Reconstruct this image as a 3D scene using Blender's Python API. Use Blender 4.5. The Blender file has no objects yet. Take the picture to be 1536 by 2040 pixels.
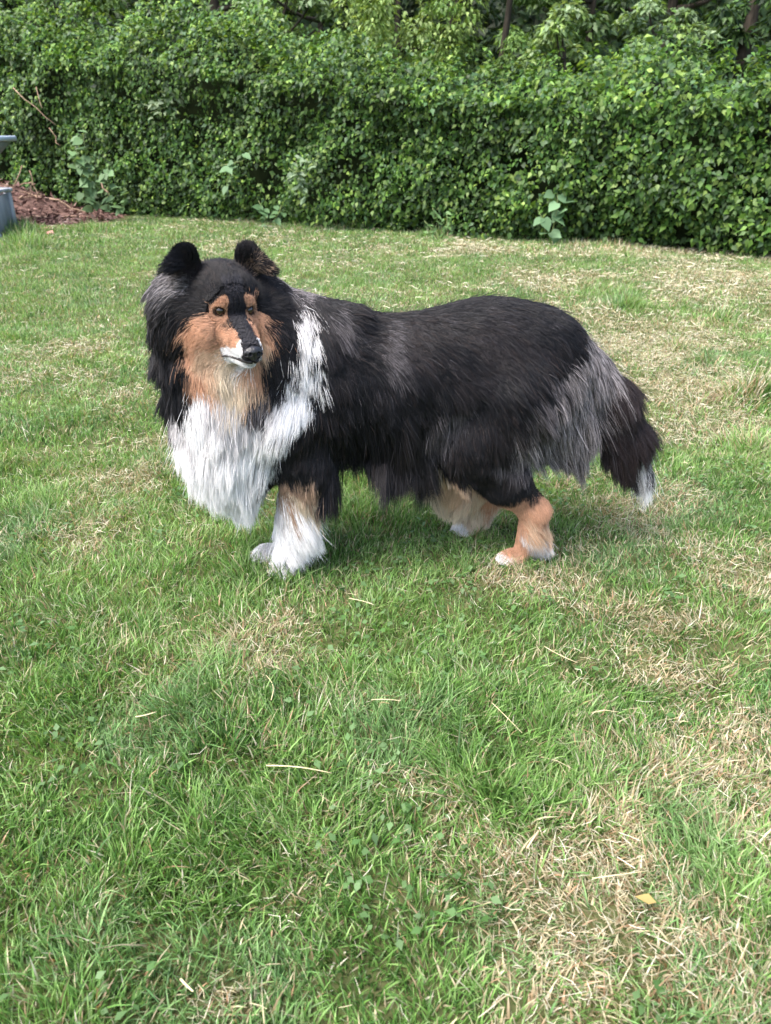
import bpy, math, random
import numpy as np
from mathutils import Vector, Matrix, kdtree
from mathutils.bvhtree import BVHTree

# ------------------------------------------------------------------ camera, sky, sun, exposure
scene = bpy.context.scene
COL = scene.collection
CAM_H, PITCH, FPX = 0.943, math.radians(26.8), 1484.0      # metres, radians, focal length in photo pixels
cam_data = bpy.data.cameras.new('camera')
cam_data.sensor_fit = 'VERTICAL'
cam_data.sensor_height = 36.0
cam_data.sensor_width = 27.1
cam_data.lens = 36.0 * FPX / 2040.0
cam_data.clip_start, cam_data.clip_end = 0.05, 500.0
cam_data.dof.use_dof = True
cam_data.dof.focus_distance = 1.66
cam_data.dof.aperture_fstop = 6.5
cam = bpy.data.objects.new('camera', cam_data)
cam.location = (0, 0, CAM_H)
cam.rotation_euler = (math.pi / 2 - PITCH, 0, 0)
COL.objects.link(cam)
scene.camera = cam

SUN_EL, SUN_AZ = math.radians(62), math.radians(240)          # azimuth measured from +Y clockwise: high on the left, a little behind the camera
world = bpy.data.worlds.new('World')
scene.world = world
world.use_nodes = True
wn = world.node_tree
bg = wn.nodes['Background']
sky = wn.nodes.new('ShaderNodeTexSky')
sky.sky_type = 'NISHITA'
sky.sun_disc = False
sky.sun_elevation = SUN_EL
sky.sun_rotation = SUN_AZ
sky.air_density, sky.dust_density, sky.ozone_density = 1.0, 4.0, 1.0
wn.links.new(sky.outputs[0], bg.inputs[0])
bg.inputs[1].default_value = 0.14
sun_data = bpy.data.lights.new('sun', 'SUN')
sun_data.energy = 2.0
sun_data.angle = math.radians(45)
sun_data.color = (1.0, 0.965, 0.92)
sun = bpy.data.objects.new('sun', sun_data)
sd = Vector((math.sin(SUN_AZ) * math.cos(SUN_EL), math.cos(SUN_AZ) * math.cos(SUN_EL), math.sin(SUN_EL)))
sun.rotation_euler = sd.to_track_quat('Z', 'Y').to_euler()
COL.objects.link(sun)
scene.view_settings.view_transform = 'Standard'
scene.view_settings.look = 'None'
scene.view_settings.exposure = 1.72
scene.view_settings.gamma = 1.0
scene.view_settings.use_curve_mapping = False
scene.render.engine = 'CYCLES'
scene.cycles.use_denoising = True
scene.cycles.max_bounces = 8
scene.cycles.transparent_max_bounces = 8

# ------------------------------------------------------------------ helpers
rng = np.random.default_rng(11)
random.seed(5)
UPV = np.array([0, 0, 1.0])

def ray(px, py):
    u, v = (px - 768) / FPX, (1020 - py) / FPX
    return np.array([u, math.cos(PITCH) + v * math.sin(PITCH), -math.sin(PITCH) + v * math.cos(PITCH)])
def at(px, py, Y):
    r = ray(px, py); t = Y / r[1]
    return np.array([r[0] * t, Y, CAM_H + r[2] * t])
def gnd(px, py, z=0.0):
    r = ray(px, py); t = (z - CAM_H) / r[2]
    return np.array([r[0] * t, r[1] * t, z])

def nrm(v):
    return v / np.maximum(np.linalg.norm(v, axis=-1, keepdims=True), 1e-9)

def hash3(ix, iy, iz, seed):
    h = (ix.astype(np.int64) * 374761393 + iy.astype(np.int64) * 668265263 + iz.astype(np.int64) * 2147483647 + seed * 974711) & 0xffffffff
    h = ((h ^ (h >> 13)) * 1274126177) & 0xffffffff
    h = h ^ (h >> 16)
    return (h & 0xffffff) / float(0xffffff)

def vnoise(p, scale, seed=0):
    """smooth value noise in [0,1], p (N,2|3)"""
    p = np.asarray(p, float) * scale
    if p.shape[1] == 2:
        p = np.concatenate([p, np.zeros((len(p), 1))], 1)
    i = np.floor(p).astype(np.int64); f = p - i
    f = f * f * (3 - 2 * f)
    out = 0
    for dx in (0, 1):
        for dy in (0, 1):
            for dz in (0, 1):
                w = (f[:, 0] if dx else 1 - f[:, 0]) * (f[:, 1] if dy else 1 - f[:, 1]) * (f[:, 2] if dz else 1 - f[:, 2])
                out = out + w * hash3(i[:, 0] + dx, i[:, 1] + dy, i[:, 2] + dz, seed)
    return out
def fbm(p, scale, seed=0, octs=3):
    a, s, tot, out = 1.0, scale, 0, 0
    for o in range(octs):
        out = out + a * vnoise(p, s, seed + o * 17); tot += a; a *= .5; s *= 2.1
    return out / tot
def sstep(a, b, x):
    t = np.clip((x - a) / (b - a), 0, 1)
    return t * t * (3 - 2 * t)

def mesh_np(name, verts, faces, col=None, smooth=False):
    """faces: (N,k) int array or list of such arrays"""
    if not isinstance(faces, list):
        faces = [faces]
    faces = [np.asarray(f, np.int32) for f in faces if len(f)]
    me = bpy.data.meshes.new(name)
    verts = np.asarray(verts, np.float32)
    me.vertices.add(len(verts))
    me.vertices.foreach_set('co', verts.ravel())
    nl = sum(f.size for f in faces); npoly = sum(len(f) for f in faces)
    me.loops.add(nl); me.polygons.add(npoly)
    me.loops.foreach_set('vertex_index', np.concatenate([f.ravel() for f in faces]))
    tot = np.concatenate([np.full(len(f), f.shape[1], np.int32) for f in faces])
    start = np.concatenate([[0], np.cumsum(tot)[:-1]]).astype(np.int32)
    me.polygons.foreach_set('loop_start', start)
    me.polygons.foreach_set('loop_total', tot)
    if smooth:
        me.polygons.foreach_set('use_smooth', np.ones(npoly, bool))
    me.update(calc_edges=True)
    if col is not None:
        c = np.ones((len(verts), 4), np.float32); c[:, :3] = col
        at_ = me.attributes.new('col', 'FLOAT_COLOR', 'POINT')
        at_.data.foreach_set('color', c.ravel())
    return me

def obj(name, data, mat=None, parent=None, loc=None):
    o = bpy.data.objects.new(name, data)
    COL.objects.link(o)
    if mat is not None and data is not None:
        data.materials.append(mat)
    if parent is not None:
        o.parent = parent
    if loc is not None:
        o.location = loc
    return o
def tag(o, label=None, cat=None, group=None, kind=None):
    if label: o['label'] = label
    if cat: o['category'] = cat
    if group: o['group'] = group
    if kind: o['kind'] = kind
    return o

def mat_nodes(name):
    m = bpy.data.materials.new(name); m.use_nodes = True
    nt = m.node_tree
    b = nt.nodes['Principled BSDF']
    return m, nt, b

def mat_attr(name, rough=.6, spec=.3, trans=0.0, tint=(1, 1, 1), noise=0.0, nscale=40):
    """colour from the 'col' attribute, optional leaf translucency and mottling"""
    m, nt, b = mat_nodes(name)
    a = nt.nodes.new('ShaderNodeAttribute'); a.attribute_name = 'col'
    out = a.outputs['Color']
    if noise:
        n = nt.nodes.new('ShaderNodeTexNoise'); n.inputs['Scale'].default_value = nscale; n.inputs['Detail'].default_value = 4
        mr = nt.nodes.new('ShaderNodeMapRange')
        mr.inputs['From Min'].default_value = .3; mr.inputs['From Max'].default_value = .7
        mr.inputs['To Min'].default_value = 1 - noise; mr.inputs['To Max'].default_value = 1 + noise
        nt.links.new(n.outputs['Fac'], mr.inputs['Value'])
        mx = nt.nodes.new('ShaderNodeVectorMath'); mx.operation = 'SCALE'
        nt.links.new(out, mx.inputs[0]); nt.links.new(mr.outputs[0], mx.inputs['Scale'])
        out = mx.outputs[0]
    nt.links.new(out, b.inputs['Base Color'])
    b.inputs['Roughness'].default_value = rough
    b.inputs['Specular IOR Level'].default_value = spec
    if trans:
        t = nt.nodes.new('ShaderNodeBsdfTranslucent')
        sc = nt.nodes.new('ShaderNodeVectorMath'); sc.operation = 'MULTIPLY'
        sc.inputs[1].default_value = (1.25, 1.15, .6)
        nt.links.new(out, sc.inputs[0]); nt.links.new(sc.outputs[0], t.inputs['Color'])
        mix = nt.nodes.new('ShaderNodeMixShader'); mix.inputs[0].default_value = trans
        nt.links.new(b.outputs[0], mix.inputs[1]); nt.links.new(t.outputs[0], mix.inputs[2])
        nt.links.new(mix.outputs[0], nt.nodes['Material Output'].inputs['Surface'])
    return m

def mat_noise(name, c1, c2, scale=8, rough=.8, spec=.2, bump=0.0, stretch=(1, 1, 1)):
    m, nt, b = mat_nodes(name)
    tc = nt.nodes.new('ShaderNodeTexCoord'); mp = nt.nodes.new('ShaderNodeMapping')
    mp.inputs['Scale'].default_value = stretch
    nt.links.new(tc.outputs['Object'], mp.inputs['Vector'])
    n = nt.nodes.new('ShaderNodeTexNoise'); n.inputs['Scale'].default_value = scale; n.inputs['Detail'].default_value = 6
    nt.links.new(mp.outputs[0], n.inputs['Vector'])
    r = nt.nodes.new('ShaderNodeValToRGB')
    r.color_ramp.elements[0].position = .32; r.color_ramp.elements[0].color = (*c1, 1)
    r.color_ramp.elements[1].position = .68; r.color_ramp.elements[1].color = (*c2, 1)
    nt.links.new(n.outputs['Fac'], r.inputs[0]); nt.links.new(r.outputs[0], b.inputs['Base Color'])
    b.inputs['Roughness'].default_value = rough
    b.inputs['Specular IOR Level'].default_value = spec
    if bump:
        bp = nt.nodes.new('ShaderNodeBump'); bp.inputs['Strength'].default_value = bump; bp.inputs['Distance'].default_value = .02
        nt.links.new(n.outputs['Fac'], bp.inputs['Height']); nt.links.new(bp.outputs[0], b.inputs['Normal'])
    return m

def leaves_np(pos, axis, normal, size, width=.5, fold=.12, curl=.15):
    """pos base of leaf, axis stalk->tip, normal upper side; 6 verts and 4 triangles each"""
    n = len(pos)
    axis = nrm(axis); side = nrm(np.cross(normal, axis)); up = np.cross(axis, side)
    s = np.asarray(size).reshape(-1, 1) * np.ones((n, 1)); w = s * width * .5
    v = np.empty((n, 6, 3))
    v[:, 0] = pos
    v[:, 1] = pos + axis * s * .38 + side * w + up * s * fold
    v[:, 2] = pos + axis * s * .38 - side * w + up * s * fold
    v[:, 3] = pos + axis * s * .5
    v[:, 4] = pos + axis * s - up * s * curl
    v[:, 5] = pos + axis * s * .2
    b = (np.arange(n) * 6)[:, None]
    f = np.concatenate([b + np.array([[0, 3, 1]]), b + np.array([[0, 2, 3]]), b + np.array([[1, 3, 4]]), b + np.array([[3, 2, 4]])], 0)
    return v[:, :6].reshape(-1, 3), f

def tube_np(pts, rad, n=7):
    pts = np.asarray(pts, float); k = len(pts); rad = np.ones(k) * rad if np.isscalar(rad) else np.asarray(rad, float)
    tan = nrm(np.gradient(pts, axis=0))
    ref = np.array([0, 0, 1.0]) if abs(tan[:, 2]).mean() < .9 else np.array([1.0, 0, 0])
    s = nrm(np.cross(tan, ref)); u = np.cross(s, tan)
    ang = np.arange(n) * 2 * math.pi / n
    v = pts[:, None] + rad[:, None, None] * (np.cos(ang)[None, :, None] * s[:, None] + np.sin(ang)[None, :, None] * u[:, None])
    v = v.reshape(-1, 3)
    f = []
    for i in range(k - 1):
        for j in range(n):
            f.append((i * n + j, i * n + (j + 1) % n, (i + 1) * n + (j + 1) % n, (i + 1) * n + j))
    c0, c1 = len(v), len(v) + 1
    v = np.concatenate([v, pts[:1], pts[-1:]])
    t = [(c0, (j + 1) % n, j) for j in range(n)] + [(c1, (k - 1) * n + j, (k - 1) * n + (j + 1) % n) for j in range(n)]
    return v, [np.array(f), np.array(t)]

def join_np(parts):
    vs, fs, off = [], {}, 0
    for v, fl in parts:
        if not isinstance(fl, list): fl = [fl]
        for f in fl:
            f = np.asarray(f)
            if len(f): fs.setdefault(f.shape[1], []).append(f + off)
        vs.append(v); off += len(v)
    return np.concatenate(vs), [np.concatenate(x) for x in fs.values()]

def box_np(c, s, bev=0.0, taper=(1, 1)):
    """box at centre c with size s; taper scales the top face"""
    h = np.array(s) / 2
    v = []
    b = min(bev, min(s) * .3)
    # bevelled box as 24 points: three shells
    if b <= 0:
        for z in (-1, 1):
            k = taper if z > 0 else (1, 1)
            for x, y in ((-1, -1), (1, -1), (1, 1), (-1, 1)):
                v.append((x * h[0] * k[0], y * h[1] * k[1], z * h[2]))
        return np.array(v) + c, np.array([(3, 2, 1, 0), (4, 5, 6, 7), (0, 1, 5, 4), (1, 2, 6, 5), (2, 3, 7, 6), (3, 0, 4, 7)])
    rings = []
    for z, inset in ((-h[2], b), (-h[2] + b, 0), (h[2] - b, 0), (h[2], b)):
        k = taper if z > 0 else (1, 1)
        x, y = h[0] * k[0] - inset, h[1] * k[1] - inset
        rings.append([(-x + b, -y), (x - b, -y), (x, -y + b), (x, y - b), (x - b, y), (-x + b, y), (-x, y - b), (-x, -y + b)])
        v += [(p[0], p[1], z) for p in rings[-1]]
    f = []
    for i in range(3):
        for j in range(8):
            f.append((i * 8 + j, i * 8 + (j + 1) % 8, i * 8 + 8 + (j + 1) % 8, i * 8 + 8 + j))
    return np.array(v) + c, [np.array(f), np.array([tuple(range(7, -1, -1)), tuple(range(24, 32))])]

# ------------------------------------------------------------------ ground
def ground_h(x, y):
    p = np.stack([x, y], 1)
    return (fbm(p, 1.1, 3) - .5) * .03 * sstep(.3, 1.2, np.hypot(x - .02, y - 1.65)) + (fbm(p, .25, 8) - .5) * .10 * sstep(2.2, 5, y)

def grid_ground(x0, x1, y0, y1, n, m):
    X, Y = np.meshgrid(np.linspace(x0, x1, n), np.linspace(y0, y1, m), indexing='ij')
    return X.ravel(), Y.ravel(), n, m
gx = np.concatenate([np.linspace(-160, -12, 12)[:-1], np.linspace(-12, 12, 160), np.linspace(12, 160, 12)[1:]])
gy = np.concatenate([np.linspace(-120, -1, 10)[:-1], np.linspace(-1, 14, 120), np.linspace(14, 200, 14)[1:]])
X, Y = np.meshgrid(gx, gy, indexing='ij')
nx_, ny_ = X.shape
gz = ground_h(X.ravel(), Y.ravel()); gz = np.where((np.abs(X.ravel()) > 12) | (Y.ravel() > 14) | (Y.ravel() < -1), 0, gz)
gi = np.arange(nx_ * ny_).reshape(nx_, ny_)
gf = np.stack([gi[:-1, :-1].ravel(), gi[1:, :-1].ravel(), gi[1:, 1:].ravel(), gi[:-1, 1:].ravel()], 1)
M_soil = mat_noise('soil_thatch_and_shade', (.045, .058, .020), (.10, .105, .045), 14, .95, .1, .6)  # soil kept dark and greenish so gaps between blades pass for grass shadow
lawn = obj('lawn', mesh_np('lawn', np.stack([X.ravel(), Y.ravel(), gz], 1), gf, smooth=True), M_soil)
tag(lawn, kind='structure')

# dry patches, each (photo px, photo py, radius px in x, radius in y, strength)
DRY_PX = [(1270, 1250, 110, 60, .8), (1330, 1330, 110, 70, .75), (1180, 1820, 170, 130, .85), (1280, 1900, 180, 110, .75), (960, 1720, 160, 90, .5),
          (560, 1330, 130, 55, .7), (500, 1250, 100, 45, .55), (1430, 1480, 130, 100, .65), (830, 1580, 70, 40, .6), (1480, 1650, 120, 90, .6),
          (1060, 1160, 120, 28, .6), (1280, 1010, 110, 50, .6), (1400, 880, 130, 50, .6), (1250, 700, 120, 40, .75), (1210, 640, 90, 24, .8),
          (1080, 560, 90, 18, .7), (960, 500, 100, 12, .9), (1420, 570, 150, 30, .6), (130, 700, 110, 40, .55), (170, 655, 80, 20, .5),
          (120, 750, 100, 16, .5), (250, 810, 60, 30, .5), (230, 960, 80, 30, .35), (470, 495, 60, 12, .5), (1340, 780, 140, 50, .6),
          (1500, 1150, 120, 90, .5), (1300, 490, 200, 15, .6), (470, 1960, 90, 40, .45), (460, 1760, 80, 40, .3), (180, 1060, 110, 30, .35), (150, 1270, 90, 30, .35), (650, 1390, 110, 35, .4)]
GREEN_PX = [(820, 1300, 180, 90, .8), (930, 1400, 160, 80, .7), (200, 1800, 220, 110, .5), (120, 640, 120, 40, .5), (760, 1130, 140, 40, .8), (1010, 1550, 110, 60, .5),
            (760, 1060, 120, 30, .6), (230, 500, 180, 20, .4), (1240, 600, 60, 30, .7), (820, 1900, 120, 80, .5), (330, 1130, 120, 50, .5), (60, 870, 90, 50, .4)]
def patch_field(x, y, lst):
    # photo patches turned into ground ellipses, evaluated in metres
    out = np.zeros(len(x))
    for px, py, rx, ry, s in lst:
        c = gnd(px, py); e = gnd(px + rx, py); t = gnd(px, max(py - ry, 300)); b_ = gnd(px, py + ry)
        ax = abs(e[0] - c[0]); ay = max((t[1] - b_[1]) / 2, .03)
        out = np.maximum(out, s * np.exp(-((x - c[0]) / ax) ** 2 - ((y - c[1]) / ay) ** 2))
    return out
def dryness(x, y):
    p = np.stack([x, y], 1)
    wob = (np.stack([vnoise(p, 6, 41), vnoise(p, 6, 43)], 1) - .5) * .12 * np.minimum(1.5, y[:, None] / 1.5)
    q = p + wob
    d = .10 + .75 * (fbm(p, 2.6, 21, 4) - .42) + .85 * (fbm(p, 9, 23, 3) - .5)
    d = d + .16 * sstep(.1, .8, x / np.maximum(.52 * y, .2)) - .05 + .10 * sstep(2.2, 6, y) * sstep(-1.0, .6, x / np.maximum(.52 * y, .2))
    d = d + .85 * patch_field(q[:, 0], q[:, 1], DRY_PX) - .7 * patch_field(q[:, 0], q[:, 1], GREEN_PX)
    return np.clip(d, 0, 1)

# mulch bed and its neighbours keep the grass out
MULCH_C = gnd(60, 452)
def mulch_mask(x, y):
    p = np.stack([x, y], 1)
    w = (fbm(p, 2.0, 77) - .5) * .5
    return ((x + 4.75 + w) / 1.6) ** 2 + ((y - 9.75 + w) / 1.25) ** 2 < 1

TUFTS = [(1240, 615, .10, .15), (1405, 730, .07, .09), (1500, 800, .10, .10), (545, 1155, .05, .032), (480, 1145, .06, .036), (1030, 1135, .06, .034), (950, 1080, .05, .034), (1440, 640, .08, .12), (1345, 700, .06, .1), (930, 1580, .06, .02), (880, 1330, .1, .012), (40, 500, .25, .14), (30, 470, .3, .18),
         (1000, 470, .25, .12), (870, 470, .15, .14), (180, 470, .2, .1), (1490, 900, .08, .12), (700, 450, .5, .06), (1200, 492, .6, .06), (450, 425, .4, .08), (1350, 1540, .06, .02)]
def tuft_height(x, y):
    out = np.zeros(len(x))
    for px, py, r, h in TUFTS:
        c = gnd(px, py)
        out = np.maximum(out, h * np.exp(-(((x - c[0]) / r) ** 2 + ((y - c[1]) / r) ** 2)))
    return out

# ------------------------------------------------------------------ grass blades
G_DARK, G_MID, G_LITE = np.array([.040, .105, .022]), np.array([.126, .256, .054]), np.array([.245, .382, .125])
G_BLUE = np.array([.14, .25, .12])
STRAW, DEAD, PALE = np.array([.50, .435, .285]), np.array([.30, .225, .135]), np.array([.64, .60, .47])
PINKISH = np.array([.44, .28, .17])

def scatter(y0, y1, dens, margin=.35, slope=.545):
    w1 = slope * y1 + margin
    n = int(dens * (y1 - y0) * 2 * w1)
    x = rng.uniform(-w1, w1, n); y = rng.uniform(y0, y1, n)
    k = np.abs(x) < slope * y + margin
    return x[k], y[k]

def blades(x, y, segs, wmul, hmul=1.0):
    n = len(x)
    p2 = np.stack([x, y], 1)
    D = dryness(x, y)
    th = tuft_height(x, y)
    dens = fbm(p2, 13, 61, 2)
    keep = (rng.random(n) < (1.0 - .22 * sstep(.4, 1, D)) * (.62 + .6 * sstep(.3, .55, dens) + 3 * th / .1)) & ~mulch_mask(x, y)
    x, y, D, th, p2, dens = x[keep], y[keep], D[keep], th[keep], p2[keep], dens[keep]
    n = len(x)
    z = ground_h(x, y)
    clump = fbm(p2, 18, 33, 2)
    h = (.012 + .018 * clump + rng.gamma(2.2, .0036, n)) * (1 - .28 * D) * hmul + th * rng.uniform(.35, 1.1, n)
    h *= 1 + .55 * sstep(.55, .75, fbm(p2, 3.1, 71, 2))
    w = rng.uniform(.0014, .0038, n) * wmul * (1 + th * 4)
    # lean direction: clumps share it
    ang = 2 * math.pi * (fbm(p2, 7, 51, 2) * 2 + rng.normal(0, .22, n))
    lean = np.abs(rng.normal(0, .40, n)) + .14 + .35 * D * rng.random(n)
    la = np.stack([np.cos(ang), np.sin(ang), np.zeros(n)], 1)
    fa = rng.uniform(0, 2 * math.pi, n)
    side = np.stack([np.cos(fa), np.sin(fa), np.zeros(n)], 1)
    base = np.stack([x, y, z - .004], 1)
    # colour
    t = rng.random(n)[:, None]; g = np.clip(.52 + .9 * (fbm(p2, 4, 91, 3) - .5) + .5 * (fbm(p2, 24, 93, 2) - .5) + rng.normal(0, .27, n), 0, 1)[:, None]
    green = np.where(g < .5, G_DARK + (G_MID - G_DARK) * g * 2, G_MID + (G_LITE - G_MID) * (g - .5) * 2)
    bl = sstep(.55, .75, fbm(p2, 5, 97, 2))[:, None] * .4
    green = green * (1 - bl) + G_BLUE * (.7 + .6 * t) * bl
    isdry = (rng.random(n) < .085 + .62 * sstep(.08, .85, D))[:, None]
    dsel = rng.random(n)[:, None]
    dry = np.where(dsel < .50, STRAW, np.where(dsel < .72, DEAD, np.where(dsel < .88, PALE, PINKISH))) * (.65 + .6 * t)
    c = np.where(isdry, dry, green * (.65 + .75 * t))
    lv = segs + 1
    prof = {1: [1.0], 2: [1.0, .8], 3: [.8, 1.0, .7]}[segs]
    V = np.empty((n, 2 * segs + 1, 3)); C = np.empty((n, 2 * segs + 1, 3))
    bend = lean * 1.0
    for i in range(lv):
        s = i / segs
        off = la * (h * (bend * .35 * s + bend * .85 * s * s))[:, None]
        off[:, 2] = h * s * (1 - .32 * np.minimum(bend, 1.6) * s)
        ctr = base + off
        base_shade = .92 + .12 * s  # blade bases slightly darker, mild shade put into the colour
        cc = c * base_shade
        if i < segs:
            ww = (w * prof[i] * .5)[:, None]
            V[:, 2 * i] = ctr - side * ww; V[:, 2 * i + 1] = ctr + side * ww
            C[:, 2 * i] = cc; C[:, 2 * i + 1] = cc
        else:
            cut = (rng.random(n) < .22)[:, None]
            V[:, 2 * i] = ctr
            C[:, 2 * i] = np.where(cut, cc * .5 + PALE * .5, cc)
    nv = 2 * segs + 1
    b = (np.arange(n) * nv)[:, None]
    quads = [b + np.array([[2 * i, 2 * i + 1, 2 * i + 3, 2 * i + 2]]) for i in range(segs - 1)]
    tris = b + np.array([[2 * segs - 2, 2 * segs - 1, 2 * segs]])
    fl = ([np.concatenate(quads)] if quads else []) + [tris]
    return V.reshape(-1, 3), fl, C.reshape(-1, 3)

M_grass = mat_attr('grass_blades', .5, .35, .32)
def grass_obj(name, label, sets):
    P, Cc = [], []
    for (y0, y1, dens, segs, wm, hm) in sets:
        x, y = scatter(y0, y1, dens)
        v, f, c = blades(x, y, segs, wm, hm)
        P.append((v, f)); Cc.append(c)
    v, f = join_np(P)
    o = obj(name, mesh_np(name, v, f, np.concatenate(Cc)), M_grass)
    tag(o, label, 'grass', kind='stuff')
    return o
grass_obj('grass', 'short green mown grass with dry straw patches covering the lawn',
          [(.33, 1.15, 72000, 3, 1.0, 1), (1.15, 2.3, 42000, 2, 1.05, 1), (2.3, 4.2, 15000, 2, 1.4, 1), (4.2, 7.0, 7000, 1, 2.4, 1.0), (7.0, 11.4, 3000, 1, 3.8, 1.1)])

# cut clippings lying flat: thatch in the dry patches
def clippings(name, label, n_try, y0, y1, lmin, lmax, wid, zup, bias, pal):
    x, y = scatter(y0, y1, n_try)
    D = dryness(x, y)
    k = (rng.random(len(x)) < np.clip(sstep(.06, .8, D) * bias + .035, 0, 1)) & ~mulch_mask(x, y)
    x, y, D = x[k], y[k], D[k]; n = len(x)
    yaw = rng.uniform(0, 2 * math.pi, n); el = rng.normal(0, .16, n)
    d = np.stack([np.cos(yaw) * np.cos(el), np.sin(yaw) * np.cos(el), np.sin(el)], 1)
    L = rng.uniform(lmin, lmax, n) * (1 + .0 * y); w = wid * rng.uniform(.6, 1.4, n) * np.maximum(1, y / 1.4)
    c0 = np.stack([x, y, ground_h(x, y) + rng.uniform(*zup, n)], 1)
    sd_ = np.stack([-np.sin(yaw), np.cos(yaw), rng.normal(0, .5, n)], 1); sd_ = nrm(sd_)
    bow = rng.normal(0, .18, n)[:, None] * L[:, None]
    V = np.empty((n, 6, 3))
    for i, s in enumerate((-.5, 0, .5)):
        ctr = c0 + d * (L * s)[:, None] + (np.stack([-np.sin(yaw), np.cos(yaw), .3 + 0 * yaw], 1) * bow if i == 1 else 0)
        ww = (w * (.5 if i != 1 else .6))[:, None]
        V[:, 2 * i] = ctr - sd_ * ww; V[:, 2 * i + 1] = ctr + sd_ * ww
    pi = rng.choice(len(pal), n, p=[p[1] for p in pal])
    c = np.array([p[0] for p in pal])[pi] * rng.uniform(.6, 1.25, n)[:, None]
    b = (np.arange(n) * 6)[:, None]
    f = np.concatenate([b + np.array([[0, 1, 3, 2]]), b + np.array([[2, 3, 5, 4]])])
    o = obj(name, mesh_np(name, V.reshape(-1, 3), f, np.repeat(c, 6, 0)), M_clip)
    tag(o, label, 'clippings', kind='stuff')
M_clip = mat_attr('dry_clippings', .7, .2, .15)
GREY = np.array([.30, .29, .19]); GRN2 = np.array([.16, .20, .08])
clippings('grass_clippings', 'fine dry grass clippings strewn over the lawn', 15000, .35, 4.0, .010, .036, .00055, (.006, .030), .55,
          [(STRAW, .24), (PALE, .2), (GREY, .30), (DEAD, .1), (GRN2, .16)])
clippings('hay_litter', 'pale hay litter lying on the far lawn', 1500, 4.0, 10.5, .02, .07, .0007, (.010, .030), .7,
          [(STRAW, .24), (PALE, .3), (GREY, .26), (DEAD, .04), (GRN2, .16)])

# ------------------------------------------------------------------ hedge
M_leaf = mat_attr('hedge_leaf', .5, .32, .28)
M_leaf_soft = mat_attr('soft_leaf', .55, .3, .3)
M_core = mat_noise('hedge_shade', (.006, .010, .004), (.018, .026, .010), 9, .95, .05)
M_bark = mat_noise('bark', (.022, .019, .014), (.055, .045, .034), 30, .9, .15, .5, (1, 1, .25))
M_stem = mat_noise('green_stem', (.10, .16, .05), (.20, .22, .10), 20, .7, .2)
M_twig = mat_noise('dry_twig', (.20, .13, .09), (.40, .28, .20), 30, .85, .15, .3)

HA, HB = np.array([-9.0, 13.35]), np.array([7.2, 4.62])         # foot line of the hedge, left to right
HD = (HB - HA) / np.linalg.norm(HB - HA); HN = np.array([HD[1], -HD[0]])   # HN points to the lawn
HL = np.linalg.norm(HB - HA)
def hedge_lip(s):
    s = np.asarray(s, float); x = HA[0] + HD[0] * s
    return (fbm(np.stack([np.atleast_1d(s), 0 * np.atleast_1d(s)], 1), 1.1, 501, 3) - .5).reshape(s.shape) * .34 + np.interp(x, [-9, -4.5, -3.2, -1.6, .2, 2.0, 3.2, 7], [2.0, 1.85, 1.72, 1.52, 1.28, 1.22, 1.18, 1.2])
def hedge_top(s):
    x = HA[0] + HD[0] * s
    return hedge_lip(s) + np.interp(x, [-9, -4.5, -3.2, -1.6, .2, 2.0, 3.2, 7], [.75, .60, .45, .38, .36, .34, .34, .38])
def hedge_pt(s, out, z):
    xy = HA + HD * np.asarray(s)[:, None] + HN * np.asarray(out)[:, None]
    return np.stack([xy[:, 0], xy[:, 1], z], 1)

hedge = obj('hedge', None, loc=(0, 8.5, 0))
tag(hedge, 'long dense green leafy hedge along the back of the lawn', 'hedge')
HOFF = np.array([0, 8.5, 0])
# near-black core sheet, standing for the shade inside the hedge
sN = 60
ss = np.linspace(0, HL, sN)
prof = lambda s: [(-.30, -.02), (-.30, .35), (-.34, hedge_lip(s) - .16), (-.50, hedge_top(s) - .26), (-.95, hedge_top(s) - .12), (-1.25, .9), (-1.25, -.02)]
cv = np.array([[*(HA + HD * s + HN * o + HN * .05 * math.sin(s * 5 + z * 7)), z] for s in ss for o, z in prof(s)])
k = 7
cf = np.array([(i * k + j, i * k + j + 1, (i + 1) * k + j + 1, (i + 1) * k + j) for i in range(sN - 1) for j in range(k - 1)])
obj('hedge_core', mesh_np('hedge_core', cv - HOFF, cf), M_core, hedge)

LF = [np.array(c) for c in ((.022, .058, .011), (.046, .104, .017), (.086, .162, .027), (.150, .228, .045), (.050, .102, .040))]
def leaf_cols(n, p, w=(.28, .34, .2, .08, .10), lo=.6, hi=1.5):
    c = np.array(LF)[rng.choice(5, n, p=w)]
    k_ = .30 + 1.5 * fbm(p, 3.2, 301, 3)
    return c * (rng.uniform(lo, hi, n) * k_)[:, None]

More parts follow.
